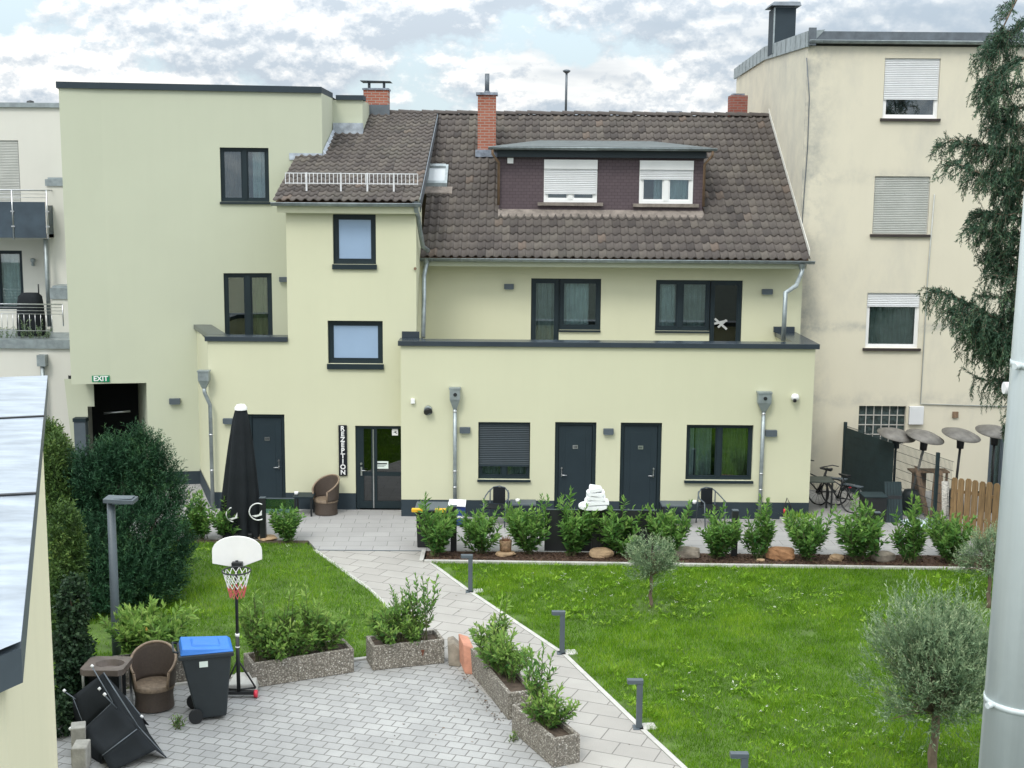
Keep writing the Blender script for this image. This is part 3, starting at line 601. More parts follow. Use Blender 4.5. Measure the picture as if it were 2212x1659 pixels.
capline(w, WA, WB, WZ, .16); capline(w, (LX-.06, LY+.01), WA, WZ, .158); capline(w, (-5.07+.0, 34.87), (-5.07, 37), WZ, .157, out=.0, inn=.5); capline(w, (-4.98, 37), (-4.2, 37), z2, .13)
w.build('parapet_cap', M['plinth'], WING)
w = MB(); w.poly((LX, LY, WZ), WA+(WZ+.05,), WB+(WZ+.05,), (-5.07, 43, WZ), (LX, 43, WZ)); w.build('roof', M['felt'], WING)
w = MB(); PW.box(w, passage[2], 0, -.005, PW.hit(440, 1000)[0], .36, .05); w.build('plinth', M['plinth'], WING)
window(WING, PW, hw1, AN, fw=.07, rec=.08, sill=(.06, .03, .05), cur=[(0, .5, mat('pink_blind', (.40, .25, .19), .9, .25, 6.)), (.66, 1, M['curtain_w'])], label='upper window with pinkish blind behind glass')
window(WING, PW, hw2, AN, fw=.08, rec=.06, cur=[(.5, 1, M['curtain_y'])], name='terrace_door')
# passage interior: a tunnel that leads to the back left
w = MB(); a, _, b, zt = passage; k = -.6
def pp(u, z, d): q = PW.o+PW.d*(u+k*d/3)+PW.n*d; return (q.x, q.y, z)
w.poly(pp(b, 0, 0), pp(b, 0, 3), pp(b, zt, 3), pp(b, zt, 0)); w.poly(pp(a, zt, .0), pp(b, zt, 0), pp(b, zt, 3), pp(a-.3, zt, 3))
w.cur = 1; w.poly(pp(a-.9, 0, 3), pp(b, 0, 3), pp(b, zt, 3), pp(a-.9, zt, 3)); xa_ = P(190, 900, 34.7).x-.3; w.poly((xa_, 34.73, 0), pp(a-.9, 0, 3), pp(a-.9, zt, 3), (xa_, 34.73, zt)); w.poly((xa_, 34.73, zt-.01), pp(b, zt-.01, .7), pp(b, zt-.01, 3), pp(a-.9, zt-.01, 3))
w.build('passage', [M['sage'], mat('passage_shade_paint', (.004, .006, .007), .9, .2, 2.)], WING)  # near-black colour paints in the deep shade inside the passage
w = MB(); a1 = P(158, 900, 34.7).x; a2 = P(205, 900, 34.7).x; a3 = P(190, 900, 34.7).x; zs = P(190, 878, 34.7).z
w.poly((a1, 34.7, 0), (a3, 34.7, 0), (a3, 34.7, zs), (a2, 34.7, zs), (a2, 34.7, zt+.0), (a1-.2, 34.7, zt)); w.build('return_wall', M['sage'], WING)
w = MB(); r_ = (P(160, 903, 34.5), P(187, 953, 34.5)); w.box(r_[0].x, 34.45, .0, r_[1].x, 34.69, r_[0].z-.1); w.cur = 1; w.box(r_[0].x-.02, 34.43, r_[0].z-.1, r_[1].x+.02, 34.69, r_[0].z); w.build('passage_kerb', [M['alu'], M['anth']], WING)
w = MB(); w.tube([pp(passage[0]+.3, 1.75, 1.4), pp(passage[2]-.35, 1.8, 1.4)], .03); w.build('handrail', M['steel'], WING)

# ------------------------------------------------------------------ tall cream building on the right
TOW = thing('apartment_building', 'weathered cream apartment block with grey roof edge behind the spruce', 'apartment block', (12, 34.2, 0))
PT_ = Pl((0, 34.2), (1, 34.2)); TX0, TX1, TZ = 7.53, 22., 11.66
q1 = PT_.rect(1909, 126, 2029, 256); q2 = PT_.rect(1887, 381, 2007, 506); q3 = PT_.rect(1871, 633, 1986, 752); q4 = PT_.rect(1854, 877, 1956, 960); q5 = PT_.rect(2172, 633, 2290, 752); q6 = PT_.rect(2135, 930, 2200, 1070)
w = MB(); PT_.wall(w, TX0, 0, TX1, TZ, [q1, q2, q3, q4, q5, q6], .12)
zb = 11.72
for (y0, z0), (y1, z1) in (((34.2, 11.66), (40., 11.85)), ((40., 11.85), (45., 11.72))): w.poly((TX0, y1, 0), (TX0, y0, 0), (TX0, y0, z0), (TX0, y1, z1))
w.poly((TX0, 45, 0), (TX0, 45, 11.7), (TX1, 45, 11.7), (TX1, 45, 0)); w.build('wall', M['cream'], TOW)
w = MB(); w.hexa([(TX0-.05, 34.1, 11.63), (TX0, 34.1, 11.63), (TX0, 40, 11.85), (TX0-.05, 40, 11.85), (TX0-.05, 34.1, 12.02), (TX0+.4, 34.1, 12.06), (TX0+.4, 40, 12.28), (TX0-.05, 40, 12.24)])
w.hexa([(TX0-.05, 40, 11.85), (TX0, 40, 11.85), (TX0, 45.3, 11.72), (TX0-.05, 45.3, 11.72), (TX0-.05, 40, 12.24), (TX0+.4, 40, 12.28), (TX0+.4, 45.3, 12.1), (TX0-.05, 45.3, 12.06)])
for i in range(17): y = 34.3+i*.62; z = 11.64+.038*(y-34.2) if y < 40 else 11.85-.026*(y-40); w.box(TX0-.062, y, z, TX0-.0505, y+.03, z+.37)
w.build('verge_flashing', M['zinc'], TOW)
w = MB(); w.box(TX0+.02, 34.12, 11.80, TX1, 34.5, 12.02); w.box(TX0-.02, 34.05, 11.66, TX0+.17, 34.12, 12.1); w.box(14.6, 34.2, 12.02, 14.8, 34.4, 12.1); w.build('roof_edge', M['zincdark'], TOW)
w = MB(); w.poly((TX0, 34.2, 12.0), (TX1, 34.2, 12.0), (TX1, 45, 11.8), (TX0, 45, 11.8)); w.build('roof', M['felt'], TOW)
gutter(TX0, 22, 34.06, 11.78, TOW, .07)
w = MB(); a, b = P(1672, 45, 38.5), P(1719, 45, 38.5); zt = P(1695, 17, 38.5).z; w.box(a.x, 38.5, 11.9, b.x, 39.3, zt); w.cur = 1; w.box(a.x-.008, 38.492, 11.9, a.x+.03, 38.53, zt+.01); w.cur = 2
c0, c1 = a.x-.12, b.x+.12; w.hexa([(c0, 38.35, zt+.05), (c1, 38.35, zt+.05), (c1, 39.4, zt+.05), (c0, 39.4, zt+.05), (c0+.1, 38.45, zt+.17), (c1-.02, 38.45, zt+.17), (c1-.02, 39.3, zt+.17), (c0+.1, 39.3, zt+.17)]); w.box(a.x+.05, 38.55, zt, b.x-.05, 39.25, zt+.05)
w.build('chimney', [M['plinth'], M['zinc'], M['zincdark']], TOW)
DK = M['oldwood']
sl_ = dict(sill=(.07, .06, .07), sillm=mat('dark_sill', (.035, .026, .024), .6, .2, 4.))
window(TOW, PT_, q1, WH, cols=(0, 1), rec=.06, shut=.335, shutm=M['shutter_w'], label='top window with bright half-lowered shutter', **sl_)
window(TOW, PT_, q2, WH, cols=(0, 1), rec=.06, shut=.03, shutm=M['shutter_g'], label='window with grey shutter fully closed', **sl_)
window(TOW, PT_, q3, WH, cols=(0, 1), rec=.06, shut=.77, shutm=M['shutter_w'], cur=[(0, .95, M['curtain'])], label='window with net curtain and raised shutter', **sl_)
window(TOW, PT_, q5, WH, cols=(0, 1), rec=.06, shut=.05, shutm=M['shutter_g'], **sl_)
window(TOW, PT_, q6, M['alu'], cols=(0, .5, 1), rec=.05, cur=[(0, 1, M['curtain_w'])])
w = MB(); PT_.box(w, q4[0], q4[1], .09, q4[2], q4[3], .1); w.cur = 1
for i in range(7): u = q4[0]+(q4[2]-q4[0])*i/6; PT_.box(w, u-.012, q4[1], .07, u+.012, q4[3], .089)
for i in range(5): z = q4[1]+(q4[3]-q4[1])*i/4; PT_.box(w, q4[0], z-.012, .068, q4[2], z+.012, .0885)
w.build('glass_block_window', [mat('glass_block', (.05, .07, .07), .12, .6, 9.), M['concrete']], TOW)
w = MB(); w.tube([PT_.pt(*PT_.hit(1742, 125), -.02), PT_.pt(*PT_.hit(1748, 210), -.02), PT_.pt(*PT_.hit(1744, 320), -.02), PT_.pt(*PT_.hit(1733, 470), -.02), PT_.pt(*PT_.hit(1728, 600), -.02), PT_.pt(*PT_.hit(1722, 720), -.02)], .012, 6); w.build('lightning_cable', M['zincdark'], TOW)
w = MB(); w.tube([PT_.pt(*PT_.hit(2018, 420), -.025), PT_.pt(*PT_.hit(2003, 600), -.025), PT_.pt(*PT_.hit(1988, 872), -.025), PT_.pt(*PT_.hit(2180, 878), -.025)], .018, 6); w.build('wall_cable', M['shutter_g'], TOW)
w = MB(); PT_.box(w, *PT_.rect(1962, 877, 1993, 916)[:2], -.1, *PT_.rect(1962, 877, 1993, 916)[2:], -.002); w.build('meter_box', M['shutter_w'], TOW, .01)
w = MB(); PT_.box(w, *PT_.rect(2057, 889, 2069, 902)[:2], -.05, *PT_.rect(2057, 889, 2069, 902)[2:], -.002); w.build('wall_vent', M['oldwood'], TOW)

# ------------------------------------------------------------------ neighbour far left
NB = thing('neighbour_house', 'white rendered neighbour house with balcony and roller blind at left edge', 'house', (-15, 38, 0))
PN = Pl((0, 38), (1, 38)); nz = P(60, 232, 38).z
n1 = PN.rect(-70, 303, 42, 437); n2 = PN.rect(-60, 541, 50, 668)
w = MB(); PN.wall(w, -20, 0, -10.9, nz, [n1, n2], .1); w.build('wall', M['white_plaster'], NB)
w = MB(); PN.box(w, -20, nz, -.08, -10.9, nz+.13, .5); w.build('parapet_cap', M['zinc'], NB); a = P(60, 219, 38); w = MB(); w.lathe([(.11, 0), (.10, .06), (0, .09)], (a.x, 38.2, nz+.13), 12); w.build('roof_dome', M['black'], NB)
window(NB, PN, n1, AN, cols=(0, 1), rec=.05, shut=.0, shutm=M['shutter_g'], label='tall window behind closed grey blind')
window(NB, PN, n2, AN, cols=(0, .5, 1), rec=.05, cur=[(0, 1, M['curtain_w'])], name='terrace_door')
for (x0, y0, x1, y1, Y) in ((100, 383, 160, 402, 37.2), (110, 618, 165, 646, 36.4)):
    a, b = P(x0, y0, Y), P(x1, y1, Y); w = MB(); w.box(a.x, Y, 0, b.x, 37.99, b.z); w.cur = 1; w.box(a.x-.03, Y-.04, b.z, b.x, 37.99, a.z-.05); w.box(a.x+.0, Y+.1, a.z-.05, b.x, 37.9, a.z)
    w.build('stepped_wall', [M['white_plaster'], M['zinc']], NB)
a, b = P(0, 733, 35.4), P(150, 745, 35.4); w = MB(); w.box(-20, 35.4, 0, b.x+.1, 37.9, b.z-.1); w.build('terrace_block', M['white_plaster'], NB); w = MB(); w.box(-20, 35.32, b.z-.1, b.x+.1, 37.95, a.z); w.hexa([(P(107, 728, 35.8).x, 35.8, a.z), (b.x+.1, 35.8, a.z), (b.x+.1, 37.9, a.z), (P(110, 700, 37.9).x, 37.9, a.z), (P(107, 728, 35.8).x, 35.8, a.z+.01), (b.x+.1, 35.8, a.z+.01), (b.x+.1, 37.9, a.z+.3), (P(110, 700, 37.9).x, 37.9, a.z+.3)]); w.build('terrace_cap', M['zinc'], NB)
BY = 36.7; b0, b1 = P(-150, 508, BY), P(103, 508, BY); zb_, zt_ = P(50, 506, BY).z, P(50, 436, BY).z
w = MB(); w.box(b0.x, BY, zb_-.12, b1.x, 37.98, zb_); BAL = w.build('balcony', M['concrete'], NB)
w = MB(); w.box(b0.x, BY-.02, zb_-.1, b1.x-.03, BY-.005, zt_); w.box(b1.x-.015, BY+.02, zb_-.1, b1.x, 37.9, zt_-.1); w.build('balcony_glass', mat('tinted_panel', (.045, .065, .085), .15, .3, 1.2), BAL)
w = MB(); zr = P(50, 411, BY).z; w.tube([(b0.x, BY, zr), (b1.x, BY, zr), (b1.x, 37.9, zr)], .022); 
for k in (1, 2): w.tube([(b0.x, BY, zr-.1*k), (b1.x, BY, zr-.1*k)], .008, 6)
for x in (28, 103): c = P(x, 460, BY).x; w.tube([(c, BY-.03, zb_-.15), (c, BY-.03, zr)], .02); w.box(c-.05, BY-.05, zb_+.2, c+.05, BY-.025, zb_+.24); w.box(c-.05, BY-.05, zb_+.62, c+.05, BY-.025, zb_+.66)
w.build('balcony_rail', M['steel'], BAL)
TY = 35.6; za, zc = P(50, 657, TY).z, P(50, 722, TY).z; xe = P(136, 680, TY).x
w = MB()
for k in range(4): w.tube([(-20, TY, za-.09*k), (xe, TY, za-.09*k)], .02 if k == 0 else .009, 6)
w.tube([(-20, TY, zc+.1), (P(108, 715, TY).x, TY, zc+.1)], .012, 6)
for i in range(12): c = P(-20+i*12, 690, TY).x; w.tube([(c, TY, zc+.1), (c, TY, za-.28)], .008, 5)
w.tube([(xe, TY, za), (xe, TY, za-.6)], .018); w.build('terrace_rail', M['steel'], NB)
w = MB(); a, b = P(98, 512, 36.9), P(104, 660, 36.9); w.tube([(a.x, 36.9, a.z), (a.x, 36.9, b.z-.6)], .06, 10); w.build('downpipe', M['zinc'], NB)
w = MB(); a = P(73, 563, 37.95); w.lathe([(.0, .08), (.07, .06), (.07, -.02), (.04, -.05), (.05, -.14), (0, -.16)], (a.x, 37.88, a.z), 12); w.build('wall_lamp', M['zinc'], NB)

# ------------------------------------------------------------------ near annex with the pale flat roof
ANX = thing('flat_roofed_annex', 'near annex with pale membrane roof and yellow wall at bottom left', 'annex', (-4.2, 11, 0))
RZ = 5.5; c1 = G(45, 1385, RZ); c2 = G(103, 811, RZ); dv = (c2-c1).normalized(); lv = Vector((-dv.y, dv.x, 0)); lv2 = (G(0, 1403.5, RZ)-c1).normalized()
def q(p, z): return (p.x, p.y, z)
e1_, e2_ = c1+lv2*5, c2+lv*5; ins = -lv*.0
w = MB(); i1 = c1+dv*.06+lv*.10; i2 = c2-dv*.02+lv*.10; j1, j2 = i1+lv2*4.8, i2+lv*4.8
w.poly(q(i1, 0), q(i2, 0), q(i2, RZ-.25), q(i1, RZ-.25)); w.poly(q(i1, 0), q(i1, RZ-.25), q(j1, RZ-.25), q(j1, 0)); w.poly(q(i2, 0), q(j2, 0), q(j2, RZ-.25), q(i2, RZ-.25)); w.poly(q(j1, 0), q(j2, 0), q(j2, RZ-.25), q(j1, RZ-.25))
w.build('wall', plaster('annex_plaster', (.78, .74, .54)), ANX)
w = MB(); w.prism([q(c1, RZ-.24), q(c2, RZ-.2), q(e2_, RZ-.2), q(e1_, RZ-.24)], (0, 0, .2)); w.build('fascia', M['alu'], ANX)
w = MB(); w.poly(q(c1, RZ), q(c2, RZ), q(e2_, RZ), q(e1_, RZ)); w.build('roof', M['roofmembrane'], ANX)
w = MB()
for (xa, ya, xb, yb) in ((0, 903, 96, 898), (0, 1069, 78, 1065)):
    a = G(xa, ya, RZ+.01); b = G(xb, yb, RZ+.01); d = (b-a).normalized(); a = a-d*3; n_ = Vector((-d.y, d.x, 0))*.025; w.prism([q(a-n_, RZ+.004), q(b-n_, RZ+.004), q(b+n_, RZ+.004), q(a+n_, RZ+.004)], (0, 0, .012))
w.build('roof_seams', M['black'], ANX)

# ------------------------------------------------------------------ near drainpipe at the right edge
y_ = 1.35
tp = P(2307, 300, y_); bt = P(2193, 1659, y_); dr = (bt-tp)
DP = thing('drainpipe', 'thick grey metal drainpipe right beside the camera at the right edge', 'drainpipe', tuple(bt+dr*.25))
w = MB(); w.tube([tp-dr*.6, bt+dr*.25], .038, 32); w.build('pipe', M['pipe'], DP)
for yy in (765, 1503): w = MB(); t = (yy-300)/1359; c = tp+dr*t; e = dr.normalized()*.0035; w.tube([c-e, c+e], .0386, 32); w.tube([c+Vector((-.034, -.012, 0)), c+Vector((-.0425, -.016, 0))], .0035, 8); w.build('clamp', M['pipe'], DP)
nb = P(2168, 838, 1.38); w = MB(); w.tube([nb, nb+Vector((.05, 0, 0))], .0065, 12); w.build('outlet_stub', M['white'], DP)
# ------------------------------------------------------------------ ground
def sheet(name, pts, z, m, kind='structure', label=None, th=.12):
    w = MB(); w.prism([(p[0], p[1], z-th) for p in pts], (0, 0, th)); o = w.build(name, m); return tag(o, label, None, None, kind)
gm = MB(); gm.poly((-300, -60, -.16), (300, -60, -.16), (300, 500, -.16), (-300, 500, -.16)); tag(gm.build('ground', M['earth']), kind='structure')
PL = [(-4.42, 28.0), (-4.31, 27.94), (-2.82, 25.2), (-1.91, 23.15), (-1.13, 21.35), (.84, 17.08), (1.9, 14.8)]
PR = [(-1.86, 27.94), (-1.83, 27.15), (-.83, 24.97), (.91, 21.5), (1.94, 18.42), (2.4, 17.11), (3.2, 14.8)]
TRB = [(-9.2, 28.75), (-7.1, 28.72), (-4.62, 28.72), (-4.31, 27.94), (-2.05, 27.94), (12.5, 27.9), (12.5, 34.2), (-9.2, 34.4)]
sheet('terrace', TRB, .0, M['terrace'])
sheet('path', PL[1:]+PR[::-1], .0, M['slab'])
COURT = [(-9, 14.8), (1.9, 14.8), (.84, 17.08), (-1.13, 21.35), (-2.30, 21.28), (-4.46, 20.36), (-6.4, 19.55), (-9, 18.6)]
sheet('courtyard', COURT, -.004, M['paver'])
LL = [(-9.6, 18.4), (-6.4, 19.62), (-4.46, 20.43), (-2.30, 21.36), (-1.2, 21.62), (-1.98, 23.15), (-2.89, 25.2), (-4.38, 27.94), (-4.62, 28.45), (-9.6, 28.45)]
LRn = [(-1.70, 26.98), (-.72, 24.97), (1.02, 21.5), (2.05, 18.42), (2.51, 17.11), (3.3, 14.8), (14, 14.8), (14, 26.75), (3.95, 26.88)]
sheet('lawn', LL, .0, M['turf']); sheet('lawn', LRn, .0, M['turf'])
sheet('planting_bed', [(-1.95, 27.13), (12.5, 26.85), (12.5, 27.9), (-1.95, 27.94)], .0, M['bark'])
sheet('planting_bed', [(-9.2, 28.45), (-4.62, 28.45), (-4.62, 28.72), (-9.2, 28.75)], .0, M['soil'])
def strip(name, pts, wd, z0, z1, m):
    w = MB()
    for a, b in zip(pts, pts[1:]):
        pl = Pl(a, b); pl.box(w, 0, z0, -wd/2, pl.len, z1, wd/2)
    return tag(w.build(name, m), kind='structure')
strip('kerb', [(-1.86, 27.05), (4., 26.93), (12.5, 26.76)], .10, -.1, .055, M['concrete'])
strip('kerb', [(p[0]+.05, p[1]) for p in PR[1:]], .08, -.1, .012, M['concrete'])
strip('kerb', [(p[0]-.045, p[1]) for p in PL[1:5]], .08, -.1, .010, M['concrete'])
strip('kerb', [(-6.4, 19.585), (-4.46, 20.395), (-2.30, 21.32), (-1.16, 21.5)], .09, -.1, .03, M['concrete'])
strip('kerb', [(-1.93, 27.95), (-1.93, 27.1)], .09, -.1, .03, M['concrete'])
strip('drain_channel', [(-4.3, 27.93), (-1.98, 27.93)], .05, -.1, .006, M['alu'])
def inside(poly, x, y):
    c = np.zeros(len(x), bool); n = len(poly)
    for i in range(n):
        (x1, y1), (x2, y2) = poly[i], poly[(i+1) % n]
        if y1 != y2: c ^= ((y1 > y) != (y2 > y)) & (x < (x2-x1)*(y-y1)/(y2-y1)+x1)
    return c
def inset(poly, k=.03):
    cx = sum(p[0] for p in poly)/len(poly); cy = sum(p[1] for p in poly)/len(poly); return [(cx+(p[0]-cx)*(1-k*.3), cy+(p[1]-cy)*(1-k*.3)) for p in poly]
def scatter(poly, n, rng):
    xs = [p[0] for p in poly]; ys = [p[1] for p in poly]
    x = rng.uniform(min(xs), max(xs), n); y = rng.uniform(min(ys), max(ys), n); k = inside(poly, x, y); return x[k], y[k]
def vnoise(x, y, s, seed):
    r = np.random.default_rng(seed); v = 0
    for k in range(6):
        a = r.uniform(0, 6.28); f = s*r.uniform(.6, 1.8); v = v+np.sin(x*math.cos(a)*f+y*math.sin(a)*f+r.uniform(0, 6.28))
    return v/6
def grass(name, poly, n, bare, rng):
    x, y = scatter(inset(poly, -.016), n, rng)
    d = vnoise(x, y, 2.2, 5)
    k = np.ones(len(x), bool)
    for bx, by, br in bare: k &= ((x-bx)**2+(y-by)**2 > br*br*(1+.5*np.sin(7*np.arctan2(y-by, x-bx)))) | (rng.random(len(x)) < .12)
    edge = vnoise(x, y, 6, 8); k &= (rng.random(len(x)) < .55+.45*(edge+.5).clip(0, 1))
    x, y, d = x[k], y[k], d[k]; m = len(x)
    h = rng.uniform(.030, .085, m)*np.where(rng.random(m) < .04, 1.7, 1.)*(1+.45*d+.3*vnoise(x, y, 7, 3)); yaw = rng.uniform(0, 6.28, m); ln = rng.uniform(.1, .9, m)*h; ly = rng.uniform(0, 6.28, m); wd = rng.uniform(.006, .012, m)
    b = np.stack([x, y, np.zeros(m)], 1); s = np.stack([np.cos(yaw), np.sin(yaw), np.zeros(m)], 1)*wd[:, None]/2
    t = b+np.stack([np.cos(ly)*ln, np.sin(ly)*ln, h], 1)
    V = np.stack([b-s, b+s, t], 1).reshape(-1, 3); tone = (rng.beta(2, 3.0, m)+.30*d+.24*vnoise(x, y, 5, 11)+.15*vnoise(x, y, 12, 14)).clip(0, 1)
    return tag(npmesh(name, V, np.arange(3*m).reshape(m, 3), M['grass'], tone=tone), kind='stuff')
rg = np.random.default_rng(1)
OLV = [G(1405, 1312), Vector((5.78, 16.75, 0)), G(2134, 1312)]
BARE = [(OLV[0].x, OLV[0].y, .42), (OLV[1].x, OLV[1].y, .3), (OLV[2].x, OLV[2].y, .4), (-1.45, 26.3, .35)]+[(.05+a, b, r) for a, b, r in ((-1.0, 25.4, .22), (-.55, 24.6, .16), (0.05, 23.4, .2), (.45, 22.6, .14), (.95, 21.3, .2), (1.35, 20.2, .16), (1.7, 19.3, .22), (2.0, 18.6, .2), (2.25, 17.8, .15), (3.6, 19.6, .12), (5.4, 22.7, .16), (7.2, 20.4, .13))]
tag(grass('lawn_grass', LRn, 620000, BARE, rg), 'lush green lawn grass right of the slab path')
tag(grass('lawn_grass', LL, 170000, [(-7.0, 22.5, .9)], rg), 'shaded green lawn grass left of the slab path')
def weeds(name, poly, n, rng, m, L0, L1, k, tilt, thr=-9, hz=0.01, label=None):
    x, y = scatter(inset(poly, .1), n, rng); d = vnoise(x, y, 1.1, 21); kk = d > thr; x, y = x[kk], y[kk]; nn = len(x)
    c = np.repeat(np.stack([x, y, np.full(nn, hz)], 1), k, 0); c[:, :2] += rng.normal(0, .02, (nn*k, 2)); c[:, 2] += rng.uniform(0, .05, nn*k)
    a = rng.uniform(0, 6.28, nn*k); e = rng.uniform(tilt[0], tilt[1], nn*k)
    dd = np.stack([np.cos(a)*np.cos(e), np.sin(a)*np.cos(e), np.sin(e)], 1); sc = np.repeat(rng.uniform(.6, 1.5, nn), k)
    L = rng.uniform(L0, L1, nn*k)*sc; V, Fc = leaves(c, dd, L, L*rng.uniform(.22, .4, nn*k), rng)
    return tag(npmesh(name, V, Fc, m, tone=(rng.uniform(0, 1, nn*k)*.6+np.repeat(rng.uniform(0, .4, nn), k))), label, None, None, 'stuff')
weeds('lawn_weeds', LRn, 2600, rg, M['weed'], .025, .075, 9, (.1, 1.2), -.05, label='yellow green broadleaf weeds in the right lawn')
weeds('tall_weeds', LRn, 760, rg, M['weed'], .05, .11, 9, (.2, 1.2), -.12, label='larger bright weed rosettes in the right lawn')
weeds('lawn_weeds', LL, 700, rg, M['weed'], .025, .065, 9, (.2, 1.1), -.15, label='leafy weeds in the left lawn')
weeds('clover_flowers', LRn, 900, rg, M['petal'], .016, .036, 5, (.0, .8), .10, .09, 'tiny white clover flowers in the right lawn')
weeds('clover_flowers', LL, 200, rg, M['petal'], .014, .026, 5, (.0, .8), .0, .085, 'tiny white clover flowers in the left lawn')
# bark chips
x, y = scatter([(-1.85, 27.16), (10.4, 26.95), (10.4, 27.85), (-1.85, 27.9)], 5200, rg); nn = len(x); a = rg.uniform(0, 6.28, nn)
V, Fc = leaves(np.stack([x, y, rg.uniform(.004, .03, nn)], 1), np.stack([np.cos(a), np.sin(a), rg.uniform(-.1, .3, nn)], 1), rg.uniform(.03, .09, nn), rg.uniform(.015, .035, nn), rg, 1.5)
bk = leafmat('bark_chip', (.025, .016, .012), (.085, .05, .032), (.24, .15, .09), .0, .8)
tag(npmesh('bark_chips', V, Fc, bk, tone=rg.beta(1.6, 2.6, nn)), 'dark brown bark chips on the long planting bed', None, None, 'stuff')
# fallen leaf bits on the courtyard
x, y = scatter([(-3.8, 16.5), (.6, 16.8), (-.9, 20.9), (-2.4, 20.7)], 70, rg); x2 = rg.normal(0, .05, 90); tt = rg.random(90)
x = np.concatenate([x, -.72+.66*tt-.06+x2*.7]); y = np.concatenate([y, 20.6-2.0*tt+x2]); x3, y3 = scatter([(-4.2, 28), (-1.95, 27.9), (2.3, 17.2), (1.0, 17.1)], 70, rg); x4, y4 = rg.uniform(-4, 10, 60), rg.uniform(28.1, 30.9, 60); x = np.concatenate([x, x3, x4]); y = np.concatenate([y, y3, y4]); nn = len(x); a = rg.uniform(0, 6.28, nn)
V, Fc = leaves(np.stack([x, y, np.full(nn, .006)], 1), np.stack([np.cos(a), np.sin(a), rg.uniform(0, .2, nn)], 1), rg.uniform(.02, .06, nn), rg.uniform(.01, .025, nn), rg, 2)
tag(npmesh('leaf_litter', V, Fc, bk, tone=rg.random(nn)), 'scattered dry leaf bits on the courtyard paving and path', None, None, 'stuff')

# ------------------------------------------------------------------ plants
def stems_mesh(lines, r0, name, m, par, n=5):
    w = MB()
    for l in lines: w.tube(l, [r0*(1-.7*i/(len(l)-1)) for i in range(len(l))], n, False)
    return w.build(name, m, par)
def shoot_leaves(lines, sp, L, Wd, ang, rng, t0=.15, up=.6, tip=.25, dens=1.):
    c, d, ln, wd, tn = [], [], [], [], []
    for l in lines:
        p = np.array([tuple(q) for q in l]); seg = np.linalg.norm(np.diff(p, axis=0), axis=1); tot = seg.sum(); k = max(3, int(tot*(1-t0)/sp))
        s = np.linspace(t0, 1, k)*tot; cs = np.concatenate([[0], np.cumsum(seg)]); br = rng.uniform(-.12, .12)
        for i, v in enumerate(s):
            if rng.random() > dens: continue
            j = min(len(seg)-1, np.searchsorted(cs, v, 'right')-1); f = (v-cs[j])/seg[j]; b = p[j]*(1-f)+p[j+1]*f; ax = (p[j+1]-p[j])/seg[j]
            o = rng.normal(size=3); o -= ax*o.dot(ax); o /= np.linalg.norm(o)+1e-9; A = ang*rng.uniform(.6, 1.2); fr = v/tot
            if fr > .92: A *= .5
            c.append(b); d.append(ax*math.cos(A)+o*math.sin(A)); q = L*rng.uniform(.7, 1.2)*(.8 if fr > .9 else 1); ln.append(q); wd.append(q*Wd*rng.uniform(.8, 1.2))
            tn.append(.22+br+rng.uniform(-.2, .22)+tip*fr**2*1.6)
    c, d = np.array(c), np.array(d); V, Fc = leaves(c, d, np.array(ln), np.array(wd), rng, up); return V, Fc, np.clip(np.array(tn), 0, 1)
def bush_lines(rng, n, h, w, base=.05, bend=.25, hmin=.6):
    L = []
    for i in range(n):
        a = rng.uniform(0, 6.28); r = w/2*math.sqrt(rng.random()); hh = h*rng.uniform(hmin, 1)*(1-.25*(r/(w/2))**2); b = Vector((rng.normal(0, base), rng.normal(0, base), 0)); e = Vector((math.cos(a)*r, math.sin(a)*r, hh))
        mid = b.lerp(e, .5)+Vector((math.cos(a)*r*bend*.6, math.sin(a)*r*bend*.6, -hh*.05)); L.append([b, b.lerp(mid, .5)+Vector((0, 0, .02)), mid, mid.lerp(e, .55)+Vector((rng.normal(0, .015), rng.normal(0, .015), .02)), e])
    return L
def laurel(seed, n, h, w, leaf=.115, lm='laurel', Wd=.34, sp=.019, ang=.95, t0=.12, name='laurel_shrub', hmin=.5, side=True):
    rng = np.random.default_rng(seed); o = thing(name, None, 'shrub'); L = bush_lines(rng, n, h, w, hmin=hmin)
    if side:
        for l in list(L)[:n]:
            for q in range(3):
                t = rng.uniform(.25, .75); b = l[1].lerp(l[3], t); a = rng.uniform(0, 6.28); ln = rng.uniform(.14, .30)*w
                L.append([b, b+Vector((math.cos(a)*ln*.6, math.sin(a)*ln*.6, ln*.5)), b+Vector((math.cos(a)*ln, math.sin(a)*ln, ln*1.15))])
    stems_mesh(L, .010, 'stem', M['stem'], o); V, Fc, tn = shoot_leaves(L, sp, leaf, Wd, ang, rng, t0); npmesh('foliage', V, Fc, M[lm], o, tn); return o
protos = [laurel(11, 19, 1.50, 1.10, .16, sp=.022, hmin=.35), laurel(12, 15, 1.42, 1.06, .165, sp=.023, hmin=.3), laurel(13, 21, 1.56, 1.16, .16, sp=.022, hmin=.35), laurel(14, 15, 1.62, .76, .165, sp=.022, hmin=.3)]
def put(proto, used, x, y, rz, s, label, group=None, sx=None):
    loc = G(x, y)
    if not used.get(proto): used[proto] = 1; o = place(proto, loc, rz, s); o['label'] = label
    else: o = dup(proto, loc, rz, s, label)
    if group: o['group'] = group
    k = random.Random(int(x)); o.scale = (s*k.uniform(.88, 1.12), s*k.uniform(.88, 1.12), s*k.uniform(.86, 1.1))
    return o
USED = {}
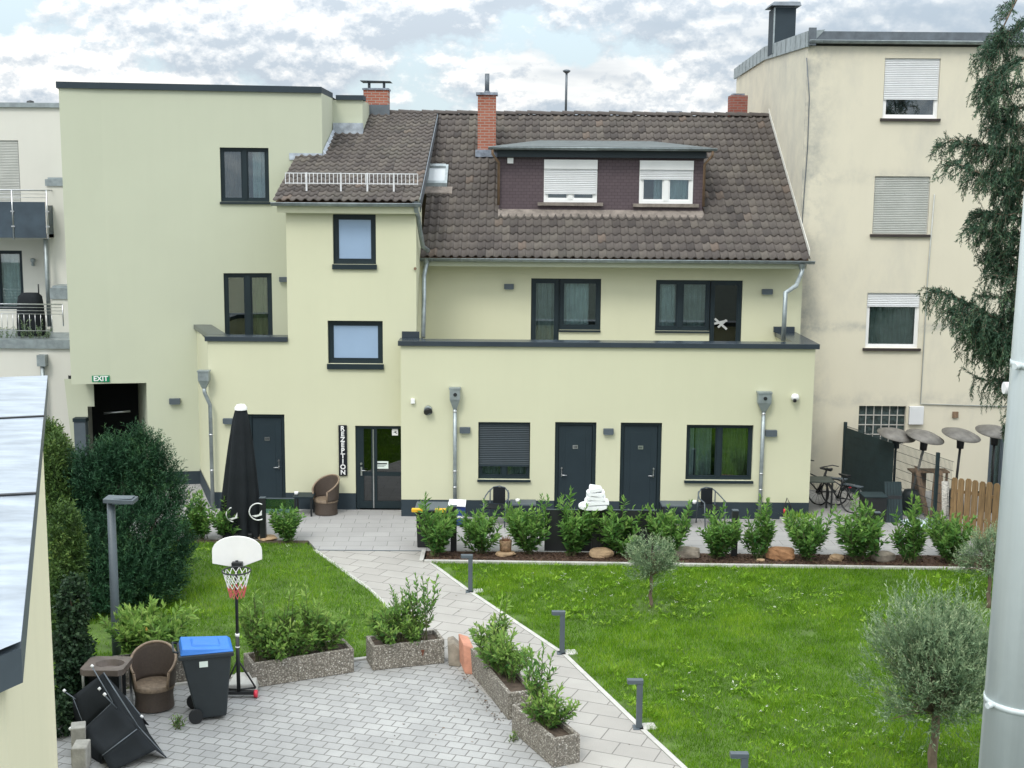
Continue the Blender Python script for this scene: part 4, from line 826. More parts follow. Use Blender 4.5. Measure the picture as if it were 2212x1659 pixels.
ROW = [(938, 1202, 0, 1.0, 'leafy laurel shrub at the path end of the bark bed, hiding the black crate'), (1040, 1196, 1, .94, 'open laurel shrub between the first grey post and the potted stump'), (1142, 1196, 2, 1.03, 'laurel shrub just right of the potted stump'),
       (1232, 1200, 0, 1.02, 'dense laurel shrub left of the post that carries the towels'), (1338, 1200, 1, 1.02, 'laurel shrub right of the towel post, behind the small olive'), (1447, 1200, 2, 1.05, 'laurel shrub just behind the small olive tree, left of the grey brown rock'),
       (1545, 1206, 0, 1.02, 'bushy laurel shrub between two brown rocks, left of a bare post'), (1640, 1208, 3, .92, 'narrow upright laurel shrub below the right downpipe'), (1746, 1210, 2, .98, 'laurel shrub right of the red brown rock'), (1850, 1212, 1, 1.08, 'spreading laurel shrub in front of the bicycles'),
       (1962, 1216, 3, .95, 'compact upright laurel shrub before the black screen and plastic sheet'), (2052, 1216, 2, .92, 'last laurel shrub before the wooden picket fence')]
for i, (x, y, k, s, lab) in enumerate(ROW): put(protos[k], USED, x, y, i*1.9, s, lab, 'laurel shrubs in the bark bed')
put(protos[0], USED, 626, 1172, 2.2, .86, 'round laurel shrub beside the brown wicker chair near the parasol')
put(protos[3], USED, 412, 1166, .7, .82, 'thin laurel shrub nearest the dark yew'); put(protos[3], USED, 437, 1164, 3.1, .84, 'thin laurel shrub under the left rain pipe'); put(protos[1], USED, 490, 1164, 4., .72, 'small laurel shrub half hidden behind the closed parasol')
# planter boxes of washed aggregate
def planter(name, label, p0, p1, wd, h, lean=0):
    """front edge p0->p1, width to the left of that direction"""
    a, b = Vector((*p0, 0)), Vector((*p1, 0)); pl = Pl(p0, p1); o = thing(name, label, 'planter', tuple((a+b)/2), 'washed concrete planters')
    w = MB(); t = .06; L = pl.len; sg = 1 if wd > 0 else -1
    pl.box(w, 0, 0, 0, L, h, t*sg); pl.box(w, 0, 0, wd-t*sg, L, h, wd); pl.box(w, 0, 0, t*sg, t, h, wd-t*sg); pl.box(w, L-t, 0, t*sg, L, h, wd-t*sg); w.build('trough', M['aggregate'], o, .008)
    w = MB(); pl.box(w, t+.001, .01, (t+.001)*sg, L-t-.001, h-.07, wd-(t+.001)*sg); w.build('soil', M['soil'], o)
    if 'rust' in label: w = MB(); w.poly(*[pl.pt(.86+.028*math.cos(q)*(1+.4*math.sin(3*q)), .235+.055*math.sin(q)+.012*math.cos(2*q), -.0025) for q in [k*.45 for k in range(14)]]); w.build('rust_stain', mat('rust', (.13, .045, .025), .9, .4, 30.), o)
    return pl
def at(pl, u, d, z=.33): return Vector(pl.pt(u, z, d))
K1 = planter('planter', 'longest aggregate planter on the left, full of pale leafy shoots', (-4.14, 19.89), (-2.59, 20.63), .55, .41)
K2 = planter('planter', 'aggregate planter with a rust spot, between long planter and bricks', (-2.29, 20.70), (-1.11, 21.08), .55, .42)
K3 = planter('planter', 'aggregate planter pointing toward the camera beside the red brick', (-.04, 18.72), (.11, 18.79), .45, .40) if 0 else None
def planter2(label, c, dirv, L, wd, h):
    a = Vector((*c, 0)); d = Vector((*dirv, 0)).normalized(); return planter('planter', label, (a.x, a.y), (a.x+d.x*L, a.y+d.y*L), wd, h)
K3 = planter2('aggregate planter running toward the camera beside the red brick', (-.02, 18.72), (-.65, 1.99), 2.05, -.44, .42)
K4 = planter2('nearest aggregate planter at the path edge, bottom centre', (.62, 17.08), (-.58, 1.22), 1.36, -.42, .42)
K5 = planter('planter', 'aggregate planter half hidden between wicker armchair and blue-lidded bin', (-6.3, 19.72), (-4.72, 20.28), .5, .42)
sap = [laurel(31, 10, 1.28, .72, .13, 'laurel_y', .34, .026, .95, .25, 'planter_shrub', .5), laurel(32, 9, 1.15, .74, .125, 'laurel_y', .34, .026, .95, .22, 'planter_shrub', .4), laurel(33, 7, 1.42, .56, .12, 'laurel', .34, .026, .85, .38, 'planter_shrub', .5), laurel(34, 14, .78, .78, .12, 'laurel_y', .38, .024, 1., .1, 'planter_shrub', .4)]
SU = {}
def putp(k, loc, rz, s, label):
    p = sap[k]
    if not SU.get(k): SU[k] = 1; o = place(p, loc, rz, s); o['label'] = label; o['group'] = 'shrubs in the planters'
    else: o = dup(p, loc, rz, s, label, 'shrubs in the planters')
    return o
putp(0, at(K1, .22, .3), 0, 1.05, 'pale shrub at the left end of the long planter'); putp(1, at(K1, .6, .3), 1, 1.1, 'pale shrub second from left in the long planter'); putp(0, at(K1, .98, .3), 2.5, .95, 'pale shrub in the middle right of the long planter'); putp(3, at(K1, 1.32, .3), .5, 1.0, 'low dark shrub at the right end of the long planter')
putp(3, at(K1, .40, .22), 2., .95, 'low leafy shrub at the left front of the long planter'); putp(3, at(K1, .82, .2), 4., .9, 'low leafy shrub at the middle front of the long planter'); putp(3, at(K2, .75, .22), 5., .8, 'low leafy shrub right of centre in the rust-spotted planter')
putp(3, at(K2, .35, .28), 1.5, 1.05, 'low dark shrub at the left of the rust-spotted planter'); putp(2, at(K2, .55, .3), 0, .82, 'slim shrub in the middle of the rust-spotted planter'); putp(2, at(K2, .92, .25), 2., 1.05, 'tall bare-stemmed shrub at the right of the rust-spotted planter')
putp(1, at(K3, 1.45, -.22), .6, 1.05, 'leafy shrub at the far end of the planter beside the brick'); putp(3, at(K3, .95, -.22), 2.8, 1.1, 'dark low shrub in the middle of the planter beside the brick'); putp(1, at(K3, .62, -.22), 4.1, .8, 'smaller shrub at the near end of the planter beside the brick')
putp(2, at(K4, .88, -.2), 1.2, 1.0, 'tall slim shrub in the nearest planter'); putp(3, at(K4, .55, -.2), 3., .95, 'low leafy shrub in the nearest planter')
bb = laurel(41, 22, 1.05, 1.35, .15, 'laurel_y', .36, .018, 1., .15, 'cherry_laurel_bush', .6); place(bb, at(K5, .62, .3, .30), .4); bb['label'] = 'broad pale laurel bush with some yellow leaves behind armchair and bin'
rg2 = np.random.default_rng(8); nn = 9
c = np.stack([rg2.uniform(-.4, .4, nn), rg2.uniform(-.35, .1, nn), rg2.uniform(.35, .75, nn)], 1); V, Fc = leaves(c, np.stack([rg2.normal(0, .3, nn), rg2.normal(-.5, .3, nn), np.full(nn, -.8)], 1), np.full(nn, .13), np.full(nn, .05), rg2); npmesh('yellow_leaves', V, Fc, M['dryleaf'], bb, rg2.random(nn))
# yew, hedge, ivy
def blobs_foliage(par, lobes, n, leaf, Wd, mt, rng, up=.5, twig=.16, per=9, name='foliage', low=.55, outw=.7):
    vol = np.array([l[3]*l[4]*l[5] for l in lobes])**.67; vol /= vol.sum(); c, d, tn = [], [], []
    for li, (cx, cy, cz, rx, ry, rz) in enumerate(lobes):
        k = int(n*vol[li]); v = nrm(rng.normal(size=(k, 3))); r = rng.uniform(low, 1.06, k)[:, None]; p = v*r*np.array((rx, ry, rz))+np.array((cx, cy, cz))
        dr = nrm(v*outw+np.array((0, 0, up))+rng.normal(0, .28, (k, 3))); cl = np.sin(p[:, 0]*6+li)+np.sin(p[:, 1]*5.3)+np.sin(p[:, 2]*7)
        for q in range(per):
            f = q/per; b = p+dr*twig*f; o = rng.normal(size=(k, 3)); o = nrm(o-dr*np.sum(o*dr, 1, keepdims=True)); c.append(b); d.append(dr*.7+o*.75)
            tn.append(.30+.10*cl/1.7+rng.uniform(-.15, .15, k)+.28*f*(r[:, 0] > .85))
    c = np.concatenate(c); d = np.concatenate(d); tn = np.concatenate(tn).clip(0, 1); keep = c[:, 2] > .02; c, d, tn = c[keep], d[keep], tn[keep]
    L = leaf*rng.uniform(.7, 1.3, len(c)); V, Fc = leaves(c, d, L, L*Wd, rng); return npmesh(name, V, Fc, mt, par, tn)
yl = G(270, 1290); YEW = thing('yew_tree', 'large dark green yew filling the corner left of the lawn', 'shrub', (yl.x, 24.6, 0))
rng = np.random.default_rng(5); lobes = []
for (x, y, Yd, rx, rz) in ((265, 1010, 24.9, .62, .85), (340, 1045, 25.2, .5, .75), (195, 1030, 24.6, .55, .8), (150, 1060, 24.8, .5, .8), (300, 1120, 24.4, .85, .9), (205, 1150, 24., .8, .9), (365, 1165, 24.9, .42, .6), (270, 1200, 23.9, .95, .75), (150, 1190, 24., .6, .8), (330, 1230, 24.2, .6, .45), (230, 1255, 23.6, .7, .4), (170, 1265, 23.6, .5, .4), (315, 965, 25.2, .3, .5), (235, 985, 24.9, .38, .55)):
    p = P(x, y, Yd); lobes.append((p.x-yl.x, Yd-24.6, max(p.z-.34, .1), rx*.84, .62, rz*.80))
for (x, y, Yd) in ((205, 985, 24.6), (238, 962, 24.9), (262, 975, 24.7), (292, 945, 25.1), (318, 955, 25.2), (340, 985, 25.2), (366, 1015, 25.1), (392, 1075, 25.), (176, 1000, 24.6)):
    p = P(x, y, Yd); lobes.append((p.x-yl.x, Yd-24.6, p.z-.15, .11, .11, .30))
blobs_foliage(YEW, lobes, 8600, .078, .19, M['yew'], rng, up=.85, twig=.34, per=15, low=.4)
for dx in (-.3, -.05, .25): stems_mesh([[Vector((yl.x+dx, 24.6, 0)), Vector((yl.x+dx*1.6, 24.6, .9)), Vector((yl.x+dx*2.6, 24.7, 1.7))]], .07, 'trunk', M['trunk'], YEW, 7)
HG = thing('mixed_hedge', 'light green clipped hedge strip along the yellow annex wall', 'hedge', (-7.0, 21.5, 0)); lobes = []
for (x, y, Yd, rx, ry, rz) in ((125, 985, 24.5, .32, .6, .55), (140, 1060, 24.3, .35, .6, .6), (112, 960, 25.5, .35, .5, .6), (130, 1000, 26., .5, .5, .7), (150, 1140, 21.2, .28, .5, .55), (158, 1210, 21.0, .30, .5, .55), (150, 1280, 20.6, .30, .5, .6), (160, 1350, 20.2, .28, .5, .5)):
    p = P(x, y, Yd); lobes.append((p.x+7.-.08, Yd-21.5, p.z-.1, rx*.62, ry, rz*.9))
blobs_foliage(HG, lobes, 4600, .065, .42, M['hedge'], np.random.default_rng(6), up=.7, twig=.16, per=7, low=.5)
for y in (20.3, 21, 24.4, 26): stems_mesh([[Vector((-7.15, y, 0)), Vector((-7.15, y, 1.2))]], .03, 'trunk', M['trunk'], HG, 6)
IV = thing('ivy', 'dark ivy climbing beside the annex wall behind the junk', 'climber', (-6.9, 19.2, 0)); lobes = []
for (x, y, Yd, rx, ry, rz) in ((165, 1310, 19.6, .25, .35, .45), (160, 1390, 19.3, .26, .35, .4), (168, 1460, 19., .27, .4, .4), (155, 1530, 18.8, .25, .4, .35), (185, 1420, 19.4, .15, .3, .3), (150, 1600, 18.3, .2, .4, .3)):
    p = P(x, y, Yd); lobes.append((p.x+6.9-.05, Yd-19.2, max(.1, p.z), rx*.72, ry, rz))
blobs_foliage(IV, lobes, 3000, .065, .8, M['ivy'], np.random.default_rng(9), up=-.2, twig=.1, per=4, low=.6)
stems_mesh([[Vector((-6.9, 19.4, 0)), Vector((-6.85, 19.5, 1.)), Vector((-6.9, 19.6, 1.9))]], .03, 'stem', M['trunk'], IV, 6)
# olive trees
def olive(seed, trunk_h, cr, ch, n, leaf, label, loc, lean=0., tr=.05, upb=.55):
    rng = np.random.default_rng(seed); o = thing('olive_tree', label, 'tree', (0, 0, 0), 'olive trees on the lawn'); L = []; cz = trunk_h+ch*.42
    cl = []
    for i in range(max(26, n//16)):
        v = rng.normal(size=3); v /= np.linalg.norm(v); k = rng.uniform(.3, .95); cl.append((v, np.array((v[0]*cr*k, v[1]*cr*k, cz+v[2]*ch*.5*k)), rng.uniform(.6, 1.25)))
    for i in range(n):
        v, p0, sz = cl[rng.integers(len(cl))]; b = p0+rng.normal(0, .11*cr, 3); d = v*.55+np.array((0, 0, .55*upb))+rng.normal(0, .42, 3); d /= np.linalg.norm(d); ln = cr*rng.uniform(.18, .50)*sz
        b = Vector(b); e = b+Vector(d)*ln; mid = b.lerp(e, .5)+Vector((rng.normal(0, .02), rng.normal(0, .02), -.02)); L.append([b, mid, e+Vector((0, 0, .04*upb))])
    tl = [Vector((0, 0, -.02)), Vector((.02, .01, trunk_h*.2)), Vector((-.012+lean*.4, .0, trunk_h*.45)), Vector((.014+lean*.7, .01, trunk_h*.75)), Vector((lean, 0, trunk_h)), Vector((lean, 0, trunk_h+.25))]
    w = MB(); w.tube(tl, [tr*1.3, tr*1.0, tr*1.05, tr*.85, tr*.95, tr*.6], 10); w.build('trunk', M['trunk'], o)
    stems_mesh([[Vector((lean, 0, trunk_h+.1)), Vector((lean, 0, trunk_h+.1)).lerp(l[0], .5)+Vector((0, 0, .05)), l[0]] for l in L[::7]], .009, 'branches', M['trunk'], o, 5)
    V, Fc, tn = shoot_leaves(L, leaf*.30, leaf, .26, .75, rng, .05, .3, .30); npmesh('crown', V, Fc, M['olive'], o, tn); return place(o, loc)
olive(51, .52, .50, .95, 800, .055, 'small round olive tree standing mid lawn near the bed', OLV[0], tr=.035)
olive(52, .88, .93, 1.80, 2700, .058, 'large grey-green olive tree in the right foreground', OLV[1], lean=.02, tr=.062, upb=1.25)
olive(53, .60, .54, 1.0, 800, .055, 'olive tree half hidden behind the drainpipe at the right', OLV[2], tr=.04)
# spruce
SP = thing('spruce_tree', 'drooping dark spruce hanging in from the right edge', 'tree', (11.0, 26.0, 0)); rng = np.random.default_rng(77)
w = MB(); w.tube([(11.0, 26, -.1), (11.05, 26, 4), (11.1, 26, 9), (11.1, 26, 15)], [.24, .20, .15, .07], 10); w.build('trunk', M['trunk'], SP)
BR = [([(2260, -40), (2200, -10), (2176, 40), (2150, 95)], 26, .8, .35, .4), ([(2260, 30), (2205, 60), (2165, 90), (2128, 130)], 26.3, 1.3, .95, 1.1), ([(2250, 100), (2190, 140), (2150, 170), (2120, 230)], 25.7, 1.2, .8, 1.1), ([(2250, 250), (2200, 280), (2160, 250), (2140, 220)], 26.2, .9, .7, .9),
      ([(2260, 330), (2180, 330), (2100, 312), (2055, 302), (2030, 318)], 26., .75, .55, 1.), ([(2250, 400), (2180, 385), (2120, 375), (2060, 350)], 25.6, .9, .7, 1.), ([(2250, 480), (2190, 470), (2150, 470), (2110, 460)], 26.2, .8, .6, 1.), ([(2260, 560), (2200, 520), (2140, 500), (2100, 490)], 25.8, .9, .5, .9),
      ([(2260, 600), (2200, 585), (2150, 560), (2125, 545)], 26.1, .8, .5, .9), ([(2260, 720), (2170, 700), (2100, 660), (2055, 637), (2022, 630)], 26., .85, .9, 1.2), ([(2250, 760), (2180, 740), (2120, 690), (2060, 670)], 25.6, .9, .9, 1.2), ([(2240, 700), (2190, 720), (2130, 730), (2090, 720)], 26.3, .9, 1.1, 1.1), ([(2250, 860), (2200, 835), (2150, 822)], 26., .8, .3, .35), ([(2260, 200), (2220, 330), (2185, 450)], 26.4, .9, .8, 1.2), ([(2260, 500), (2215, 620), (2180, 760)], 26.4, .9, .8, 1.), ([(2270, 800), (2220, 880), (2190, 930)], 26.2, .9, .5, .8)]
for i in range(15):
    yy = 185+i*45; BR.append(([(2262, yy-30), (2215, yy), (2172+14*math.sin(i*2.2), yy+10), (2138+22*math.sin(i*1.7), yy+4)], 26+.35*math.sin(i*1.9), .95, .95+.2*math.sin(i), .55))
TW, SPN = [], []
for pts, Y, spread, hang, dens in BR:
    sp_ = [P(x, y, Y+.25*math.sin(i*2.1)) for i, (x, y) in enumerate(pts)]; SPN.append(sp_)
    cum = [0]
    for a, b in zip(sp_, sp_[1:]): cum.append(cum[-1]+(b-a).length)
    k = int(cum[-1]*43*dens)
    for i in range(k):
        s = rng.uniform(.18, 1)*cum[-1]; j = max(0, min(len(sp_)-2, int(np.searchsorted(cum, s))-1)); f = (s-cum[j])/(cum[j+1]-cum[j]); b = sp_[j].lerp(sp_[j+1], f); ax = (sp_[j+1]-sp_[j]).normalized()
        sd = rng.normal(0, .33*spread); out = Vector((ax.x*.16+rng.normal(0, .05), sd, rng.normal(.02, .06))); m1 = b+out; hh = hang*rng.uniform(.25, 1.)*(1-.5*(s/cum[-1]))*.95+.06
        TW.append([b, m1, m1+Vector((ax.x*.08+rng.normal(0, .04), rng.normal(0, .06), -hh*.5)), m1+Vector((ax.x*.10+rng.normal(0, .06), rng.normal(0, .08), -hh))])
    TW.append([sp_[-2].lerp(sp_[-1], .2), sp_[-1], sp_[-1]+(sp_[-1]-sp_[-2]).normalized()*.12])
N0 = len(TW)
for q in (2*math.pi/3, 4*math.pi/3):
    mr = Matrix.Rotation(q, 3, 'Z'); ct = Vector((11.05, 26, 0)); SPN += [[ct+mr @ (p-ct) for p in l] for l in SPN[:31]]; TW += [[ct+mr @ (p-ct) for p in l] for l in TW[:N0][::2]]
stems_mesh(SPN, .035, 'branches', M['trunk'], SP, 6); stems_mesh(TW[::2], .006, 'twigs', M['trunk'], SP, 4)
V, Fc, tn = shoot_leaves(TW, .013, .078, .22, .75, rng, .03, .2, .22); npmesh('crown', V, Fc, M['spruce'], SP, tn, False)
# ------------------------------------------------------------------ things on the walls
def wall_light(x0, y0, x1, y1, pl, label):
    r = pl.rect(x0, y0, x1, y1); c = pl.pt((r[0]+r[2])/2, r[1], 0); o = thing('wall_light', label, 'wall light', c, 'grey box wall lights')
    w = MB(); pl.box(w, r[0], r[1], -.11, r[2], r[3], -.002); w.build('housing', M['alu'], o, .008)
    w = MB(); pl.box(w, r[0]+.02, r[1]-.006, -.10, r[2]-.02, r[1]-.001, -.02); w.build('lens', M['frost'], o)
wall_light(993, 922, 1016, 934, PF, 'grey wall light beside the left rain pipe, left of the roller shutter window')
wall_light(1303, 925, 1325, 937, PF, 'grey wall light between the two numbered doors')
wall_light(1652, 928, 1677, 941, PF, 'grey wall light touching the right rain pipe')
wall_light(1089, 613, 1110, 624, PU, 'grey wall light left of the terrace door with white notice')
wall_light(1645, 624, 1668, 635, PU, 'grey wall light right of the tape-crossed terrace door')
wall_light(483, 903, 511, 914, PB, 'grey wall light left of the closed parasol')
wall_light(366, 860, 390, 872, PW, 'grey wall light right of the dark passage')
wall_light(603, 598, 624, 608, PW, 'grey wall light on the small left terrace, half cut by the tower')
def text(s, size, loc, m, par, name='letter', ext=.004):
    c = bpy.data.curves.new(name, 'FONT'); c.body = s; c.size = size; c.extrude = ext; c.offset = .006*size/.2; c.align_x = 'CENTER'; c.align_y = 'CENTER'; c.materials.append(m)
    t_ = bpy.data.objects.new('tmp', c); C.objects.link(t_); dg = bpy.context.evaluated_depsgraph_get(); dg.update(); me = bpy.data.meshes.new_from_object(t_.evaluated_get(dg)); bpy.data.objects.remove(t_); me.name = name; o = link(bpy.data.objects.new(name, me), par); o.location = Vector(loc)-origin(par); o.rotation_euler = (R(90), 0, math.atan2(PW.d.y, PW.d.x) if par.get('category') == 'exit sign' else 0); return o
r = PW.rect(199, 811, 237, 825); a = PW.pt((r[0]+r[2])/2, (r[1]+r[3])/2, -.03)
EX = thing('exit_sign', 'green sign reading EXIT above the dark passage', 'exit sign', a); w = MB(); PW.box(w, r[0], r[1], -.03, r[2], r[3], -.003); w.build('board', M['green'], EX); text('EXIT', (r[3]-r[1])*1.05, PW.pt((r[0]+r[2])/2, (r[1]+r[3])/2, -.034), M['white'], EX, 'lettering')
r = PB.rect(732, 918, 750, 1027); RS = thing('reception_sign', 'tall black sign reading REZEPTION in stacked white letters beside the glass door', 'sign', PB.pt((r[0]+r[2])/2, r[1], -.04)); w = MB(); PB.box(w, r[0], r[1], -.045, r[2], r[3], -.004); w.build('board', M['signblack'], RS, .006)
for i, ch in enumerate('REZEPTION'): text(ch, .165, PB.pt((r[0]+r[2])/2, r[3]-.085-(r[3]-r[1]-.17)*i/8, -.05), M['white'], RS)
def hopper(x0, y0, x1, y1, xb, yb, Y, label, side=0.):
    a, b = P(x0, y0, Y), P(x1, y1, Y); c = (a.x+b.x)/2; hw = (b.x-a.x)/2; o = thing('rain_pipe', label, 'downpipe', (c, Y, 0), 'zinc rain pipes with hoppers'); zt, zb2 = a.z, b.z; zm = zt-(zt-zb2)*.55
    w = MB(); w.box(c-hw-.015, Y-.17, zt-.04, c+hw+.015, Y+.06, zt); w.box(c-hw, Y-.155, zm, c+hw, Y+.055, zt-.04)
    w.hexa([(c-.045, Y-.10, zb2), (c+.045, Y-.10, zb2), (c+.045, Y, zb2), (c-.045, Y, zb2), (c-hw, Y-.155, zm), (c+hw, Y-.155, zm), (c+hw, Y+.055, zm), (c-hw, Y+.055, zm)])
    if not side: w.cur = 1; w.tube([(c+.01, Y-.158, (zt+zm)/2-.02), (c+.01, Y-.175, (zt+zm)/2-.02)], .045, 14)
    w.build('hopper', [M['zinc'], M['black']], o)
    e = P(xb, yb, Y); w = MB(); w.tube([(c, Y-.05, zb2+.02), (c, Y-.05, zb2-.1), (c+side, Y-.05, zb2-.42), (c+side, Y-.05, .02)] if side else [(c, Y-.05, zb2+.02), (c+(e.x-c)*.5, Y-.05, zb2*.5), (e.x, Y-.05, .02)], .048, 14); w.build('pipe', M['zinc'], o)
    x = c+side
    for z in ((zb2-.08, 1.15, .75) if not side else (1.9, 1.0)): w = MB(); xx = x if side else c+(e.x-c)*(1-z/zb2); w.tube([(xx, Y-.05, z), (xx, Y-.05, z+.035)], .053, 14); w.build('clamp', M['steel'], o)
hopper(972, 836, 994, 882, 983, 1100, 30.95, 'zinc rain pipe with hopper between black vent and roller shutter window'); hopper(1636, 845, 1663, 888, 1640, 1105, 30.95, 'zinc rain pipe with hopper at the right end of the yellow facade')
hopper(430, 799, 454, 838, 449, 1066, 31.5, 'zinc rain pipe with bent neck at the corner left of the parasol', .13)
def swan(pts, label, fun):
    o = thing('downpipe', label, 'downpipe', tuple(pts[-1]), 'roof downpipes over the terrace'); w = MB(); w.tube(pts, .056, 14); w.build('pipe', M['zinc'], o); w = MB(); q = pts[0]; w.lathe([(.05, -.16), (.11, 0.02)], (q[0], q[1], q[2]), 4); w.build('funnel', M['zinc'], o)
a = P(1733, 572, 32.86); swan([a, a+Vector((0, 0, -.18)), Vector((a.x-.10, 32.7, a.z-.34)), Vector((a.x-.32, 32.0, a.z-.47)), Vector((P(1699, 625, 31.6).x, 31.7, a.z-.62)), Vector((P(1694, 700, 31.6).x, 31.6, 5.)), Vector((P(1692, 735, 31.6).x, 31.6, CAP1))], 'shiny bent downpipe at the right corner of the terrace', 1)
a = P(921, 560, 32.86); swan([a, a+Vector((-.0, 0, -.15)), Vector((a.x-.04, 32.6, a.z-.4)), Vector((P(916, 640, 32.3).x, 32.3, 5.3)), Vector((P(914, 720, 31.7).x, 31.7, CAP1))], 'straight downpipe in the corner beside the stair tower', 1)
a = P(899, 437, 31.4); swan([a, a+Vector((0, 0, -.2)), Vector((a.x+.02, 31.75, a.z-.35)), Vector((XT1+.09, 31.85, 6.9)), Vector((XT1+.12, 32.2, 6.55)), Vector((XT1+.22, 32.7, 6.42))], 'short downpipe from the tower gutter onto the lower gutter', 1)
a = PF.pt(*PF.hit(925, 884), 0); o = thing('vent_outlet', 'round black vent outlet on the yellow wall left of the rain pipe', 'vent', a); w = MB(); w.tube([a, (a[0], a[1]-.13, a[2]-.02)], .098, 20); w.build('collar', M['zinc'], o); w = MB(); w.tube([(a[0], a[1]-.125, a[2]-.02), (a[0]+.01, a[1]-.16, a[2]-.05)], .104, 20); w.build('hood', M['black'], o)
a = PF.pt(*PF.hit(892, 866), 0); o = thing('motion_sensor', 'tiny white sensor box on the yellow wall near the vent', 'sensor', a); w = MB(); w.box(a[0]-.05, 30.93, a[2]-.06, a[0]+.05, 30.998, a[2]+.06); w.build('case', M['white'], o, .01)
a = PF.pt(*PF.hit(1716, 857), 0); o = thing('security_camera', 'white dome security camera at the upper right of the yellow facade', 'camera', a); w = MB(); w.lathe([(.0, .09), (.06, .08), (.095, .03), (.10, -.02), (.07, -.07), (0, -.085)], (a[0], 30.92, a[2]), 16); w.build('case', M['white'], o); w = MB(); w.tube([(a[0]-.015, 30.86, a[2]-.045), (a[0]-.03, 30.80, a[2]-.075)], .042, 12); w.build('lens', M['black'], o)
a = PF.hit(896, 580); a = PB.pt(*PB.hit(897, 580), 0); o = thing('wall_plug', 'small brown drain stub on the upper tower wall', 'stub', a); w = MB(); w.tube([a, (a[0], a[1]-.06, a[2])], .035, 10); w.build('stub', M['oldwood'], o)

# ------------------------------------------------------------------ lamps on the grounds
def bollard(label, base, group='bollard lights along the slab path'):
    o = thing('bollard_light', label, 'bollard light', tuple(base), group)
    w = MB(); x, y = base.x, base.y; w.box(x-.043, y-.043, .012, x+.043, y+.043, .70); w.box(x-.09, y-.09, 0.0, x+.09, y+.09, .012); w.build('post', M['alu'], o, .004)
    w = MB(); w.box(x-.19, y-.05, .702, x+.048, y+.05, .762); w.build('lamp_head', M['alu'], o, .004); w = MB(); w.box(x-.17, y-.04, .696, x-.06, y+.04, .7015); w.build('lens', M['frost'], o)
    w = MB(); w.prism([(x+.06, y-.1, -.05), (x+.28, y-.06, -.05), (x+.24, y+.16, -.05), (x+.05, y+.14, -.05)], (0, 0, .075)); w.build('footing', M['concrete'], o, .02)
for (x, y, lab) in ((1016, 1278, 'grey bollard light farthest away, in front of the bark bed'), (1214, 1411, 'grey bollard light halfway along the path edge'), (1380, 1572, 'grey bollard light nearest that shows its foot, at the path edge')): bollard(lab, G(x, y))
b = P(1608, 1652, 15.95); bollard('grey bollard light cut by the bottom edge, only its head showing', Vector((b.x, 15.95, b.z-.745)))
LB = G(253, 1428); o = thing('lamp_post', 'slim anthracite lamp post with flat head in front of the yew', 'street lamp', tuple(LB)); tz = P(242, 1082, LB.y).z
w = MB(); w.tube([LB, (LB.x, LB.y, tz*.25), (LB.x, LB.y, tz)], [.075, .075, .066], 16); w.build('pole', M['alu'], o)
w = MB(); w.hexa([(LB.x-.08, LB.y-.17, tz-.0), (LB.x+.42, LB.y-.17, tz-.02), (LB.x+.42, LB.y+.14, tz-.02), (LB.x-.08, LB.y+.14, tz), (LB.x-.08, LB.y-.17, tz+.07), (LB.x+.42, LB.y-.17, tz+.05), (LB.x+.42, LB.y+.14, tz+.05), (LB.x-.08, LB.y+.14, tz+.07)]); w.box(LB.x+.08, LB.y-.13, tz+.06, LB.x+.38, LB.y+.10, tz+.072); w.build('lamp_head', M['alu'], o, .006)
w = MB(); w.box(LB.x+.06, LB.y-.13, tz-.026, LB.x+.38, LB.y+.10, tz-.0201); w.build('lens', M['frost'], o)
# ------------------------------------------------------------------ terrace furniture
ps = G(527, 1160); o = thing('closed_parasol', 'tall closed black parasol with white ring emblems and white cap', 'parasol', tuple(ps)); zt = P(523, 884, ps.y).z; zb = P(520, 1148, ps.y).z; rng = np.random.default_rng(4)
rows = []; nf = 8
for i in range(13):
    t = i/12; z = zb+.02+(zt-zb)*t; rad = .40*(1-t)**.75+.125; row = []
    for k in range(96):
        a = 2*math.pi*k/96; fold = .5+.5*math.cos(a*nf+.5*math.sin(a*2)+.7); q = rad*(1-.36*fold*(1-t*.8)); zz = z-(.10*(1-fold)+.05*math.sin(a+2.2))*(1-t)**2; row.append((ps.x-.08*(1-t)+q*math.cos(a), ps.y+q*.82*math.sin(a), zz))
    rows.append(row)
w = MB(); w.smooth = True; w.grid(rows, True); CN = w.build('canopy', M['fabric'], o)
w = MB(); w.lathe([(.145, 0), (.145, .05), (.09, .12), (0, .135)], (ps.x-.0, ps.y, zt-.01), 18); w.build('cap', M['white'], o)
w = MB(); w.tube([(ps.x, ps.y, .05), (ps.x, ps.y, zt)], .035, 10); w.build('pole', M['alu'], o)
w = MB(); w.box(ps.x-.42, ps.y-.30, .0, ps.x+.25, ps.y+.35, .16); w.lathe([(.09, .16), (.09, .4), (.06, .42)], (ps.x, ps.y, 0), 12); w.build('base', M['black'], o, .03)
def emblem(x, y, rad, cut):
    c = P(x, y, ps.y-.43); w = MB(); seg = [a for a in range(0, 361, 12)]
    pts = [(c.x+rad*math.cos(R(a)), c.y+.02*abs(math.sin(R(a))), c.z+rad*math.sin(R(a))) for a in seg if cut[0] <= a <= cut[1]]
    w.tube(pts, .014, 6); w.prism([(c.x-rad*.72, c.y, c.z-.09), (c.x+.02, c.y, c.z-.06), (c.x+rad*.45 if cut[1] < 340 else c.x+rad*.2, c.y, c.z+.05), (c.x+rad*.45 if cut[1] < 340 else c.x+rad*.2, c.y, c.z-.075), (c.x-.05, c.y, c.z-.12)], (0, .012, 0)); w.build('emblem', M['white'], o)
emblem(557, 1106, .195, (60, 300)); emblem(505, 1112, .17, (100, 275))
